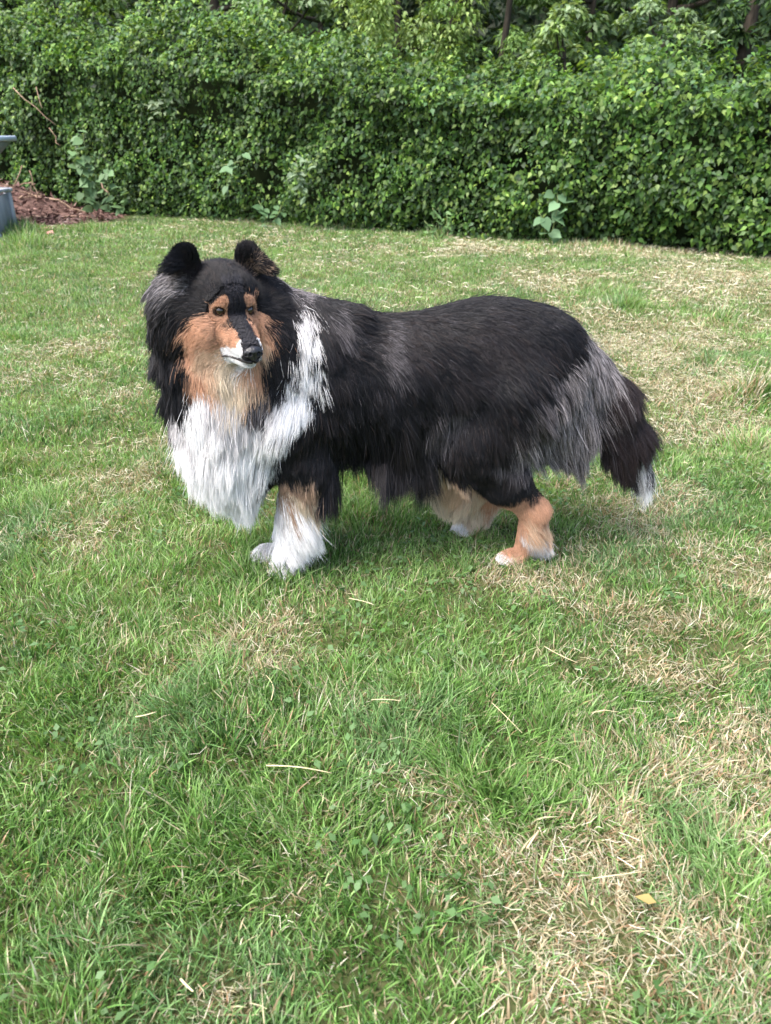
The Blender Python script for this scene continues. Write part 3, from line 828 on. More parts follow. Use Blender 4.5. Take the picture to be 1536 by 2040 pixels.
# ears: upright base, tip folding outwards
def ear(sg, base, mid, tip, r):
    cone(hp(*base), hp(*mid), r[0], r[1], .014, (HF, 1.9))
    cone(hp(*mid), hp(*tip), r[1], r[2], .010, (HF, 1.9))
ear(-1, (-.076, -.058, .052), (-.070, -.066, .094), (-.044, -.114, .078), (.022, .0165, .005))
ear(1, (-.076, .050, .048), (-.070, .056, .088), (-.046, .100, .058), (.022, .0165, .005))
# front legs
def leg(pts, rr, k=.02):
    for i in range(len(pts) - 1):
        cone(pts[i], pts[i + 1], rr[i], rr[i + 1], k)
leg([(-.205, 1.545, .40), (-.180, 1.545, .285), (-.222, 1.555, .13), (-.228, 1.553, .045)], [.072, .048, .027, .024], .03)
leg([(-.225, 1.680, .40), (-.205, 1.685, .285), (-.228, 1.668, .13), (-.255, 1.640, .045)], [.070, .046, .027, .024], .03)
def paw(c, hx, hy, s=1.0):
    f_ = np.array([hx, hy, 0.0]); f_ /= np.linalg.norm(f_); l_ = np.array([-f_[1], f_[0], 0])
    c = np.array(c)
    ell(c + f_ * .010, np.array([.034, .027, .021]) * s, .012, (f_, l_, UPV))
    for j, (o_, fw) in enumerate(((-.020, .024), (-.007, .034), (.007, .034), (.020, .024))):
        ell(c + f_ * fw * s + l_ * o_ * s + np.array([0, 0, -.005]), np.array([.0155, .0095, .0135]) * s, .005, (f_, l_, UPV))
paw((-.238, 1.540, .018), -.75, -.66)
paw((-.285, 1.605, .018), -.78, -.62)
# hind legs: thigh, knee to hock, near vertical shank
leg([(.285, 1.630, .43), (.205, 1.605, .315), (.285, 1.598, .215), (.352, 1.597, .145), (.338, 1.588, .040)], [.100, .072, .043, .0225, .0185], .03)
leg([(.285, 1.735, .43), (.125, 1.720, .265), (.190, 1.735, .165), (.258, 1.750, .115), (.236, 1.740, .040)], [.100, .068, .056, .028, .019], .03)
paw((.322, 1.582, .018), -.95, -.30, .95)
paw((.226, 1.733, .018), -.95, -.30, .95)
# tail hanging
leg([(.455, 1.690, .470), (.515, 1.695, .395), (.572, 1.695, .305), (.625, 1.690, .225)], [.040, .036, .030, .014], .03)

def surface_nets(F, origin, h):
    S = F < 0
    n = np.array(F.shape)
    cnt = np.zeros(n - 1, np.int8)
    for dx in (0, 1):
        for dy in (0, 1):
            for dz in (0, 1):
                cnt += S[dx:n[0] - 1 + dx, dy:n[1] - 1 + dy, dz:n[2] - 1 + dz]
    mixed = (cnt > 0) & (cnt < 8)
    idx = np.full(n - 1, -1, np.int64); I = np.argwhere(mixed); idx[mixed] = np.arange(len(I))
    acc = np.zeros((len(I), 3)); num = np.zeros(len(I))
    corners = [(0, 0, 0), (1, 0, 0), (0, 1, 0), (1, 1, 0), (0, 0, 1), (1, 0, 1), (0, 1, 1), (1, 1, 1)]
    val = [F[I[:, 0] + c[0], I[:, 1] + c[1], I[:, 2] + c[2]] for c in corners]
    for a in range(8):
        for b in range(a + 1, 8):
            ca, cb = np.array(corners[a]), np.array(corners[b])
            if np.abs(ca - cb).sum() != 1: continue
            cr = (val[a] < 0) != (val[b] < 0)
            t = np.where(cr, val[a] / np.where(cr, val[a] - val[b], 1), 0)
            acc += cr[:, None] * (ca + t[:, None] * (cb - ca)); num += cr
    V = origin + h * (I + acc / num[:, None])
    Q = []
    for ax in range(3):
        o1, o2 = [(1, 2), (2, 0), (0, 1)][ax]
        A = [slice(None)] * 3; B = [slice(None)] * 3
        A[ax] = slice(0, -1); B[ax] = slice(1, None)
        d = S[tuple(A)] != S[tuple(B)]
        e = np.argwhere(d)
        e = e[(e[:, o1] > 0) & (e[:, o2] > 0) & (e[:, o1] < n[o1] - 1) & (e[:, o2] < n[o2] - 1)]
        s0 = S[e[:, 0], e[:, 1], e[:, 2]]
        def cell(d1, d2):
            c = e.copy(); c[:, o1] += d1; c[:, o2] += d2
            return idx[c[:, 0], c[:, 1], c[:, 2]]
        q = np.stack([cell(-1, -1), cell(0, -1), cell(0, 0), cell(-1, 0)], 1)
        q[~s0] = q[~s0][:, ::-1]
        Q.append(q)
    return V, np.concatenate(Q)
BV, BQ = surface_nets(FLD, GMIN, GH)
grad = np.gradient(FLD, GH)
def gsample(p):
    i = np.clip(np.round((p - GMIN) / GH).astype(int), 0, GN - 1)
    return FLD[i[:, 0], i[:, 1], i[:, 2]], np.stack([g[i[:, 0], i[:, 1], i[:, 2]] for g in grad], 1)
BN = nrm(gsample(BV)[1])
bvh = BVHTree.FromPolygons([tuple(v) for v in BV], [tuple(int(i) for i in q) for q in BQ])

# ---- coat chart: points read off the coat: photo position, colour, hair direction (right, down), length m, lift, part
COLS = {'K': (.0060, .0060, .0078), 'k': (.0125, .0112, .0130), 'G': (.205, .188, .192), 'g': (.080, .073, .078), 'W': (.82, .80, .79), 'w': (.58, .56, .56),
        'b': (.33, .225, .155), 'T': (.52, .295, .185), 't': (.57, .40, .275), 'C': (.60, .50, .375), 'B': (.020, .0145, .0155)}
CH = [
 # forehead and temples
 (460, 530, 'K', 0, -1, .018, .3, 'head_coat'), (430, 558, 'K', -.4, -1, .020, .3, 'head_coat'), (400, 575, 'K', -1, -.5, .022, .3, 'head_coat'), (378, 605, 'K', -1, 0, .032, .3, 'head_coat'),
 (480, 565, 'K', .1, -1, .016, .3, 'head_coat'), (520, 575, 'K', .6, -.9, .018, .3, 'head_coat'), (545, 610, 'K', 1, -.2, .030, .3, 'head_coat'), (465, 605, 'K', 0, -1, .013, .2, 'head_coat'),
 (472, 640, 'K', -.2, -1, .007, .15, 'head_coat'), (485, 665, 'K', -.25, -1, .006, .1, 'head_coat'), (495, 690, 'k', -.25, -1, .005, .1, 'head_coat'), (545, 635, 'K', 1, .3, .03, .3, 'head_coat'),
 (385, 630, 'K', -1, .25, .03, .3, 'head_coat'),
 # cheeks and throat
 (405, 648, 'T', -1, .1, .016, .25, 'face_fur'), (388, 668, 'T', -.8, .6, .024, .3, 'face_fur'), (386, 700, 'T', -.3, 1, .032, .3, 'face_fur'), (420, 680, 'T', -.9, .5, .013, .2, 'face_fur'),
 (445, 665, 'T', -1, .2, .009, .15, 'face_fur'), (400, 710, 't', -.6, .9, .030, .3, 'face_fur'), (395, 745, 'T', .05, 1, .036, .3, 'face_fur'), (420, 745, 't', .15, 1, .038, .3, 'face_fur'),
 (440, 745, 'C', .25, 1, .040, .3, 'face_fur'), (465, 760, 'C', .2, 1, .038, .3, 'face_fur'), (495, 755, 't', .0, 1, .036, .3, 'face_fur'), (508, 735, 'T', .05, 1, .030, .3, 'face_fur'),
 (518, 655, 'T', .7, .5, .014, .25, 'face_fur'), (526, 675, 'T', .5, .9, .020, .3, 'face_fur'), (520, 705, 't', .2, 1, .026, .3, 'face_fur'), (515, 645, 'T', .8, .2, .010, .15, 'face_fur'),
 (470, 680, 'T', -.9, .2, .006, .1, 'face_fur'), (450, 690, 't', -1, .3, .007, .12, 'face_fur'), (432, 712, 't', -.8, .6, .014, .2, 'face_fur'), (465, 712, 'W', -.8, .3, .006, .1, 'face_fur'),
 (475, 728, 'W', -.8, .4, .006, .1, 'face_fur'), (452, 730, 'C', -.5, .9, .018, .2, 'face_fur'), (505, 665, 'T', .4, -.2, .006, .1, 'face_fur'),
 # ruff, left of the face
 (358, 668, 'K', -.6, .9, .05, .4, 'mane'), (356, 705, 'K', -.2, 1, .055, .4, 'mane'), (362, 745, 'K', -.05, 1, .06, .4, 'mane'), (552, 650, 'K', .6, .7, .04, .4, 'mane'), (548, 682, 'K', .3, 1, .045, .4, 'mane'), (540, 715, 'K', .1, 1, .05, .4, 'mane'), (530, 745, 'K', 0, 1, .05, .4, 'mane'),
 (345, 600, 'K', -.9, .5, .060, .45, 'mane'), (350, 640, 'K', -.8, .8, .060, .45, 'mane'), (325, 655, 'K', -.6, 1, .070, .45, 'mane'), (318, 715, 'K', -.3, 1, .080, .45, 'mane'), (345, 715, 'K', -.15, 1, .065, .4, 'mane'),
 (325, 775, 'K', -.1, 1, .085, .45, 'mane'), (352, 775, 'K', 0, 1, .075, .4, 'mane'), (330, 815, 'G', -.15, 1, .090, .45, 'mane'), (358, 812, 'w', -.1, 1, .085, .4, 'mane'), (350, 565, 'G', -1, .3, .055, .5, 'mane'), (335, 590, 'g', -1, .4, .055, .5, 'mane'),
 # ruff, right of the face
 (570, 650, 'K', .5, .8, .055, .4, 'mane'), (585, 612, 'k', .7, .6, .055, .4, 'mane'), (560, 710, 'K', .1, 1, .060, .4, 'mane'), (540, 765, 'K', -.05, 1, .065, .4, 'mane'), (520, 795, 'g', -.1, 1, .060, .4, 'mane'),  # greyed points below the throat, here and next row, paint its shadow
 (578, 690, 'K', .1, 1, .060, .4, 'mane'), (572, 735, 'k', -.1, 1, .060, .4, 'mane'), (597, 765, 'W', -.2, 1, .06, .4, 'mane'), (606, 750, 'W', -.2, 1, .06, .4, 'mane'), (613, 715, 'W', -.1, 1, .055, .4, 'mane'), (611, 738, 'W', -.15, 1, .055, .4, 'mane'), (585, 800, 'W', -.3, 1, .07, .4, 'mane'), (555, 795, 'w', -.25, 1, .065, .4, 'mane'), (490, 815, 'w', -.05, 1, .070, .4, 'mane'), (590, 565, 'G', 1, .4, .055, .5, 'mane'),
 (590, 585, 'G', .5, 1, .045, .4, 'mane'), (596, 620, 'w', .2, 1, .050, .4, 'mane'), (600, 660, 'W', .0, 1, .055, .4, 'mane'), (600, 700, 'W', -.05, 1, .055, .4, 'mane'), (596, 740, 'W', -.15, 1, .060, .4, 'mane'), (588, 785, 'W', -.3, 1, .070, .4, 'mane'),
 (565, 825, 'W', -.4, 1, .080, .4, 'mane'), (530, 850, 'W', -.35, 1, .080, .4, 'mane'),
 # bib
 (400, 805, 'W', -.3, 1, .085, .4, 'bib'), (360, 850, 'W', -.3, 1, .090, .45, 'bib'), (430, 835, 'W', -.12, 1, .095, .4, 'bib'), (465, 835, 'w', -.05, 1, .085, .4, 'bib'), (380, 900, 'W', -.15, 1, .095, .4, 'bib'),
 (440, 900, 'W', -.05, 1, .100, .4, 'bib'), (490, 890, 'W', -.1, 1, .090, .4, 'bib'), (420, 955, 'W', 0, 1, .095, .3, 'bib'), (465, 960, 'W', 0, 1, .095, .3, 'bib'), (502, 935, 'W', -.02, 1, .125, .3, 'bib'), (515, 905, 'W', -.1, 1, .11, .3, 'bib'), (425, 805, 'w', -.1, 1, .07, .4, 'bib'),
 (495, 985, 'W', 0, 1, .085, .25, 'bib'),
 # shoulder and back
 (645, 600, 'K', 1, .35, .055, .3, 'back_coat'), (624, 600, 'K', .5, 1, .05, .3, 'back_coat'), (624, 650, 'K', .3, 1, .05, .3, 'back_coat'), (640, 715, 'K', .1, 1, .05, .3, 'back_coat'), (642, 775, 'K', .0, 1, .05, .3, 'back_coat'), (622, 825, 'K', -.1, 1, .045, .3, 'back_coat'), (590, 855, 'K', -.1, 1, .045, .3, 'back_coat'), (655, 660, 'k', .5, 1, .055, .3, 'back_coat'), (650, 740, 'k', .3, 1, .055, .3, 'back_coat'), (640, 820, 'K', .15, 1, .050, .25, 'back_coat'), (600, 870, 'K', 0, 1, .040, .25, 'back_coat'),
 (690, 610, 'K', 1, .2, .05, .3, 'back_coat'), (740, 625, 'K', 1, .1, .045, .25, 'back_coat'), (700, 690, 'K', .8, .6, .05, .25, 'back_coat'), (820, 620, 'K', 1, 0, .045, .25, 'back_coat'), (900, 600, 'k', 1, .05, .045, .25, 'back_coat'),
 (1000, 605, 'K', 1, .25, .05, .3, 'back_coat'), (1080, 645, 'K', 1, .5, .05, .3, 'back_coat'), (1120, 690, 'K', .9, .7, .05, .3, 'back_coat'), (800, 690, 'k', .9, .45, .045, .25, 'back_coat'), (870, 690, 'K', 1, .3, .045, .25, 'back_coat'),
 (950, 670, 'k', 1, .2, .05, .3, 'back_coat'), (1010, 710, 'k', 1, .35, .05, .3, 'back_coat'), (1060, 740, 'K', .9, .6, .055, .3, 'back_coat'), (750, 770, 'K', .5, 1, .05, .25, 'back_coat'), (850, 770, 'K', .7, .8, .045, .25, 'back_coat'),
 (940, 760, 'k', .9, .5, .05, .3, 'back_coat'), (700, 800, 'K', .3, 1, .05, .25, 'back_coat'), (930, 620, 'K', 1, .15, .045, .25, 'back_coat'), (1000, 770, 'K', .9, .6, .05, .3, 'back_coat'),
 (662, 655, 'g', .4, 1, .05, .35, 'back_coat'), (775, 695, 'g', .8, .8, .045, .35, 'back_coat'), (960, 640, 'k', 1, .1, .05, .35, 'back_coat'), (905, 740, 'k', .9, .5, .05, .35, 'back_coat'),  # grey points here paint sheen into the black coat
 # belly fringe
 (690, 870, 'K', .1, 1, .09, .25, 'belly_fringe'), (750, 860, 'K', .15, 1, .16, .25, 'belly_fringe'), (820, 850, 'k', .2, 1, .16, .25, 'belly_fringe'), (700, 915, 'k', 0, 1, .13, .15, 'belly_fringe'), (770, 905, 'k', 0, 1, .17, .15, 'belly_fringe'),
 (830, 890, 'k', 0, 1, .15, .15, 'belly_fringe'), (870, 850, 'g', .05, 1, .085, .3, 'belly_fringe'), (903, 800, 'g', .1, 1, .055, .4, 'belly_fringe'), (885, 835, 'g', 0, 1, .08, .35, 'belly_fringe'), (905, 780, 'k', .3, 1, .055, .3, 'belly_fringe'),
 # near front leg
 (560, 905, 'K', -.1, 1, .032, .25, 'leg_coat'), (545, 950, 'K', -.05, 1, .026, .2, 'leg_coat'), (590, 940, 'K', .1, 1, .035, .25, 'leg_coat'), (545, 985, 'K', 0, 1, .020, .2, 'leg_coat'), (575, 975, 'b', .2, 1, .030, .2, 'leg_coat'),
 (610, 960, 'b', .25, 1, .055, .25, 'leg_coat'), (640, 925, 'k', .1, 1, .050, .25, 'leg_coat'), (658, 900, 'K', .1, 1, .05, .25, 'leg_coat'), (535, 1020, 'W', .0, 1, .012, .15, 'leg_coat'), (560, 1015, 'w', .3, 1, .035, .25, 'leg_coat'), (583, 1005, 'W', .7, 1, .095, .4, 'leg_coat'), (600, 985, 'C', .5, 1, .07, .35, 'leg_coat'),
 (540, 1070, 'W', .1, 1, .012, .15, 'leg_coat'), (562, 1065, 'W', .9, .9, .075, .4, 'leg_coat'), (572, 1035, 'W', .9, .9, .095, .4, 'leg_coat'), (545, 1105, 'W', .1, 1, .012, .15, 'leg_coat'), (575, 1105, 'W', .5, 1, .028, .3, 'leg_coat'), (535, 1130, 'W', -.3, 1, .010, .2, 'leg_coat'),
 # thigh and breeches
 (950, 815, 'K', .6, .9, .04, .25, 'hind_coat'), (920, 870, 'K', .2, 1, .03, .2, 'hind_coat'), (950, 920, 'K', .2, 1, .026, .2, 'hind_coat'), (985, 965, 'K', .2, 1, .024, .2, 'hind_coat'), (1000, 850, 'k', .5, 1, .055, .3, 'hind_coat'),
 (1050, 820, 'g', .7, .8, .085, .35, 'hind_coat'), (1100, 790, 'G', .6, 1, .085, .4, 'hind_coat'), (1140, 745, 'G', .6, 1, .075, .4, 'hind_coat'), (1160, 710, 'G', .7, .8, .060, .4, 'hind_coat'), (1020, 900, 'g', .4, 1, .075, .35, 'hind_coat'),
 (1070, 870, 'G', .6, 1, .115, .4, 'hind_coat'), (1120, 850, 'G', .6, 1, .135, .4, 'hind_coat'), (1165, 790, 'G', .5, 1, .125, .4, 'hind_coat'), (1010, 800, 'K', .8, .8, .055, .3, 'hind_coat'), (1090, 760, 'g', .7, .9, .06, .3, 'hind_coat'),
 (1010, 945, 'k', .3, 1, .05, .3, 'hind_coat'), (1030, 975, 'K', .2, 1, .022, .2, 'hind_coat'), (1060, 955, 'k', .3, 1, .05, .3, 'hind_coat'), (1180, 760, 'G', .5, 1, .105, .4, 'hind_coat'), (1140, 820, 'G', .6, 1, .130, .4, 'hind_coat'), (1040, 860, 'G', .55, 1, .085, .4, 'hind_coat'),
 (890, 905, 'k', -.2, 1, .050, .3, 'hind_coat'), (898, 930, 't', -.4, 1, .06, .3, 'hind_coat'), (905, 950, 't', -.4, 1, .075, .4, 'hind_coat'), (930, 985, 'C', -.3, 1, .080, .4, 'hind_coat'), (955, 1008, 'C', -.25, 1, .070, .4, 'hind_coat'), (980, 1018, 'C', -.2, 1, .05, .3, 'hind_coat'), (925, 965, 't', -.3, 1, .05, .25, 'hind_coat'), (965, 995, 'T', -.2, 1, .03, .25, 'hind_coat'), (1005, 1012, 'T', 0, 1, .012, .2, 'hind_coat'), (1005, 990, 'K', 0, 1, .02, .2, 'hind_coat'), (1050, 1000, 'T', .1, 1, .010, .15, 'hind_coat'),
 (1035, 1040, 'T', 0, 1, .009, .12, 'hind_coat'), (1040, 1085, 'T', 0, 1, .008, .12, 'hind_coat'), (1075, 1020, 'T', .5, 1, .030, .3, 'hind_coat'), (1068, 1050, 't', .9, .8, .065, .6, 'hind_coat'), (1062, 1072, 'w', 1, .35, .070, .7, 'hind_coat'), (1005, 1118, 'W', -.5, .8, .010, .2, 'hind_coat'), (1025, 1108, 'T', -.2, 1, .009, .15, 'hind_coat'), (1032, 1122, 't', -.2, 1, .009, .15, 'hind_coat'), (1045, 1112, 't', 0, 1, .008, .15, 'hind_coat'),
 # far hind leg
 (865, 940, 'C', -.25, 1, .085, .35, 'hind_coat'), (890, 970, 'C', -.2, 1, .075, .35, 'hind_coat'), (915, 1000, 'C', -.1, 1, .060, .3, 'hind_coat'), (940, 1025, 'C', 0, 1, .045, .25, 'hind_coat'), (960, 1035, 't', .1, 1, .026, .2, 'hind_coat'), (950, 1055, 'T', 0, 1, .010, .15, 'hind_coat'),
 # tail
 (1215, 790, 'B', .6, 1, .070, .35, 'tail_plume'), (1245, 835, 'B', .6, 1, .085, .35, 'tail_plume'), (1215, 850, 'B', .3, 1, .090, .3, 'tail_plume'), (1265, 860, 'B', .55, 1, .075, .35, 'tail_plume'), (1240, 890, 'B', .3, 1, .095, .3, 'tail_plume'), (1272, 895, 'w', .45, 1, .075, .3, 'tail_plume'), (1288, 925, 'W', .3, 1, .085, .25, 'tail_plume'), (1280, 885, 'W', .4, 1, .085, .3, 'tail_plume'), (1296, 900, 'B', .5, 1, .07, .3, 'tail_plume'), (1265, 925, 'W', .3, 1, .07, .25, 'tail_plume'),
]
camp = np.array([0, 0, CAM_H])
cp, cn, cc, cd, cl_, cs, cpart = [], [], [], [], [], [], []
for (px, py, co, dx, dy, ln, lift, pt) in CH:
    r = ray(px, py); r = r / np.linalg.norm(r)
    hit = bvh.ray_cast(Vector(camp), Vector(r))
    if hit[0] is None:
        tgt = camp + r * 1.75
        best = None
        for tt in np.linspace(1.45, 2.2, 40):
            h2 = bvh.find_nearest(Vector(camp + r * tt))
            if best is None or h2[3] < best[3]: best = h2
        hit = best
    cp.append(hit[0][:]); cn.append(hit[1][:])
    d = np.array([dx, 0, 0]) + -dy * np.array([0, math.sin(PITCH), math.cos(PITCH)])
    cc.append(COLS[co]); cd.append(d / np.linalg.norm(d)); cl_.append(ln); cs.append(lift); cpart.append(pt)
# ears get their own charts in head coordinates
for sg in (-1, 1):
    for (a, b, c, co, d, ln, lift) in ((-.05, .085, .090, 'K', (0, .8, -.1), .018, .35), (-.06, .070, .102, 'K', (.1, .5, .9), .012, .4), (-.04, .112, .080, 'K', (.1, 1, -.3), .022, .35),
                                       (-.045, .064, .066, 'B', (0, .6, .3), .012, .3), (-.050, .076, .074, 'b' if sg > 0 else 'B', (0, .9, -.3), .012, .3), (-.046, .088, .066, 'K', (0, .9, -.3), .012, .3), (-.040, .100, .070, 'K', (.1, 1, -.3), .016, .3), (-.044, .122, .074, 'K', (.1, 1, -.4), .020, .3), (-.09, .066, .085, 'K', (-.3, .6, .2), .026, .4), (-.055, .054, .088, 'K', (.1, .1, 1), .010, .3)):
        c -= (.008 + .3 * max(0, b - .075)) * (sg > 0); b *= sg; d = (d[0], d[1] * sg, d[2])
        cp.append(hp(a, b, c)); cn.append((0, 0, 0)); cc.append(COLS[co]); cd.append(nrm(HF * d[0] + HL_ * d[1] + HU * d[2])); cl_.append(ln); cs.append(lift); cpart.append('ear_fur')
# back of the neck, far side and undersides, seen from elsewhere
for (x, y, z, co, d, ln, pt) in ((-.25, 1.70, .60, 'K', (.9, .3, -.4), .055, 'mane'), (-.36, 1.70, .50, 'K', (-.2, .4, -1), .07, 'mane'), (-.19, 1.70, .52, 'K', (.5, .5, -.8), .055, 'back_coat'), (-.40, 1.68, .35, 'W', (-.2, .2, -1), .08, 'bib'),
                                 (-.2, 1.75, .45, 'K', (.5, .2, -1), .05, 'back_coat'), (0, 1.77, .45, 'K', (.7, .2, -.7), .05, 'back_coat'), (.25, 1.80, .45, 'K', (.8, .1, -.6), .05, 'back_coat'), (0, 1.70, .33, 'k', (0, 0, -1), .16, 'belly_fringe'),
                                 (.15, 1.74, .34, 'k', (.2, 0, -1), .08, 'belly_fringe'), (-.1, 1.70, .31, 'k', (0, 0, -1), .16, 'belly_fringe'), (.42, 1.77, .42, 'G', (.6, .2, -.8), .08, 'hind_coat'), (.3, 1.83, .36, 'K', (.4, 0, -1), .05, 'hind_coat'),
                                 (-.30, 1.66, .16, 'W', (.1, 0, -1), .014, 'leg_coat'), (-.27, 1.69, .28, 'K', (.2, 0, -1), .03, 'leg_coat'), (-.31, 1.61, .06, 'W', (0, 0, -1), .012, 'leg_coat'), (-.34, 1.58, .02, 'W', (-.3, -.5, -.5), .010, 'leg_coat'),
                                 (.10, 1.66, .25, 'C', (-.3, -.2, -1), .075, 'hind_coat'), (.14, 1.675, .20, 'C', (-.25, -.2, -1), .075, 'hind_coat'), (.18, 1.685, .16, 'C', (-.2, -.2, -1), .065, 'hind_coat'), (.22, 1.70, .13, 'C', (-.1, -.1, -1), .045, 'hind_coat'), (.21, 1.72, .02, 'W', (-.6, -.2, -.6), .010, 'hind_coat'), (.25, 1.75, .10, 'T', (0, 0, -1), .010, 'hind_coat'), (-.05, 1.58, .60, 'K', (1, -.1, 0), .045, 'back_coat')):
    h2 = bvh.find_nearest(Vector((x, y, z)))
    cp.append(h2[0][:]); cn.append(h2[1][:]); cc.append(COLS[co]); cd.append(nrm(np.array(d))); cl_.append(ln); cs.append(.3); cpart.append(pt)
cp, cn, cc, cd, cl_, cs = map(np.array, (cp, cn, cc, cd, cl_, cs))
for pn_, kl, ks in (('tail_plume', 1.35, 1.25), ('back_coat', 1.2, 1.2)):
    k = np.array([x == pn_ for x in cpart]); cl_[k] *= kl; cs[k] *= ks
PARTS = sorted(set(cpart)); cpi = np.array([PARTS.index(x) for x in cpart])

def chart_lookup(P, N, jitter):
    n = len(P)
    # the far flank of the trunk takes the near flank's chart, mirrored
    yc = np.interp(P[:, 0], [-.35, .40], [1.60, 1.70])
    far = (P[:, 1] > yc + .01) & (P[:, 0] > -.14) & (P[:, 2] > .22) & (P[:, 0] < .45)
    Q = P.copy(); Q[far, 1] = 2 * yc[far] - P[far, 1]
    Nq = N.copy(); Nq[far, 1] *= -1
    Qc = Q + (np.stack([vnoise(Q, 45, 5), vnoise(Q, 45, 6), vnoise(Q, 45, 7)], 1) - .5) * .036 + rng.normal(0, 1, Q.shape) * jitter
    out_c = np.empty((n, 3)); out_d = np.empty((n, 3)); out_l = np.empty(n); out_s = np.empty(n); out_p = np.empty(n, int)
    for i in range(0, n, 20000):
        sl = slice(i, i + 20000)
        def dist(q):
            D = np.maximum((q * q).sum(1)[:, None] + (cp * cp).sum(1)[None] - 2 * q @ cp.T, 0)
            return D + .0016 * np.clip(.3 - Nq[sl] @ cn.T, 0, 2) * (np.abs(cn).sum(1) > 0)
        D = dist(Qc[sl]); j = D.argmin(1); out_c[sl] = cc[j]
        D = dist(Q[sl]); out_p[sl] = cpi[D.argmin(1)]
        w = 1 / (D + 1.2e-4) ** 3; w /= w.sum(1, keepdims=True)
        out_d[sl] = w @ cd; out_l[sl] = w @ cl_; out_s[sl] = w @ cs
    out_d[far, 1] *= -1
    return out_c, nrm(out_d), out_l, out_s, out_p

EYES = [np.array(bvh.find_nearest(Vector(hp(.012, sg * .0345, -.001)))[0]) for sg in (-1, 1)]
def face_paint(P, c, L):
    """markings of the mask, in head coordinates"""
    h = to_head(P); a, b, cz = h[:, 0], h[:, 1], h[:, 2]
    nz = (vnoise(P, 90, 15) - .5) * .008 + rng.normal(0, .0012, len(P))
    ab = np.abs(b)
    front = (a > -.035) & (ab < .075) & (cz < .06) & (cz > -.112)
    def put(m, col): c[m] = COLS[col] if isinstance(col, str) else col
    muz = front & (a > .004) & (ab < .045) & (cz > -.096)
    put(muz & (cz < -.030 + nz), 'T')
    # white along the lips, chin and round the nose
    put(muz & (cz < -.046 - .26 * (.090 - a) + nz * 1.5) & (a > .004 + nz), 'W')
    put(muz & (a > .078 + nz) & (ab > .010), 'W')
    # dark bridge and the skin under the nose leather
    put(muz & (a > .083) & (ab < .016) & (cz > -.072), (.015, .014, .016))
    put(front & (a > -.005) & (ab < .0135 + .004 * sstep(.05, 0, a) + nz * .5) & (cz > -.012 - .42 * np.maximum(a, 0)), (.020, .020, .026))
    # tan spots over the eyes
    for sg in (-1, 1):
        u_ = (b - sg * .0285) ; v_ = cz - .0145
        spot = ((u_ - sg * -.50 * v_) / .0120) ** 2 + (v_ / .0165) ** 2 < 1 + nz * 40
        put(front & spot & (a > -.03), 'T')
    put(front & (ab > .044) & (cz > -.006 - .22 * (ab - .044) + nz), 'K')
    for sg, e in zip((-1, 1), EYES):
        d = np.linalg.norm(P - e, axis=1); q_ = to_head(e[None])[0]
        outer = (b - q_[1]) * sg > .004
        put((d < .024 + nz) & (cz < q_[2] + .006) & ~(outer & (cz > q_[2] - .004)) & (ab > .017), 'T')
        put(d < .0118 + nz * .3, (.035, .022, .018))
        L[d < .022] = np.minimum(L[d < .022], .0045)
        L[d < .0115] = 0
    L[muz] = np.minimum(L[muz], .0055)
    L[front & (a > .099)] = 0
    return c, L

# ---- body mesh, tinted like the coat above it
bc_, bd_, bl_, bs_, bp_ = chart_lookup(BV, BN, .001)
bc_, _ = face_paint(BV, bc_.copy(), bl_.copy())
DOG0 = np.array([0.02, 1.64, 0.0])
M_body = mat_attr('dog_undercoat', .8, .15)
dog = obj('dog', mesh_np('dog', BV - DOG0, BQ, bc_ * .8, smooth=True), M_body, None, tuple(DOG0))
tag(dog, 'black, tan and white rough-coated collie standing on the lawn with its head turned', 'dog')

# ---- coat: strands rooted on the body
tri = np.concatenate([BQ[:, [0, 1, 2]], BQ[:, [0, 2, 3]]])
va, vb, vc = BV[tri[:, 0]], BV[tri[:, 1]], BV[tri[:, 2]]
area = np.linalg.norm(np.cross(vb - va, vc - va), axis=1) / 2
ctr = (va + vb + vc) / 3
hh = to_head(ctr)
face_w = np.where((hh[:, 0] > -.09) & (np.abs(hh[:, 1]) < .10) & (hh[:, 2] > -.10), 4.0, 1.0)
near_w = np.where(BN[tri[:, 0]] @ np.array([0, -.8, .6]) < -.25, .45, 1.0)
leg_w = np.where(ctr[:, 2] < .22, 1.7, 1.0)
wgt = area * face_w * near_w * leg_w
NS = 600000
ti = rng.choice(len(tri), NS, p=wgt / wgt.sum())
u, v = rng.random(NS), rng.random(NS); m = u + v > 1; u[m], v[m] = 1 - u[m], 1 - v[m]
R = va[ti] + (vb - va)[ti] * u[:, None] + (vc - va)[ti] * v[:, None]
N = nrm(gsample(R)[1])
k = R[:, 2] > .004
R, N = R[k], N[k]
c_, d_, L_, s_, p_ = chart_lookup(R, N, .0065)
c_, L_ = face_paint(R, c_, L_)
hr = to_head(R)
s_[(hr[:, 0] > -.01) & (np.abs(hr[:, 1]) < .045) & (hr[:, 2] > -.10) & (hr[:, 2] < .03)] = .0       # face hair lies flat
k = L_ > .002
R, N, c_, d_, L_, s_, p_ = R[k], N[k], c_[k], d_[k], L_[k], s_[k], p_[k]
NS = len(R)
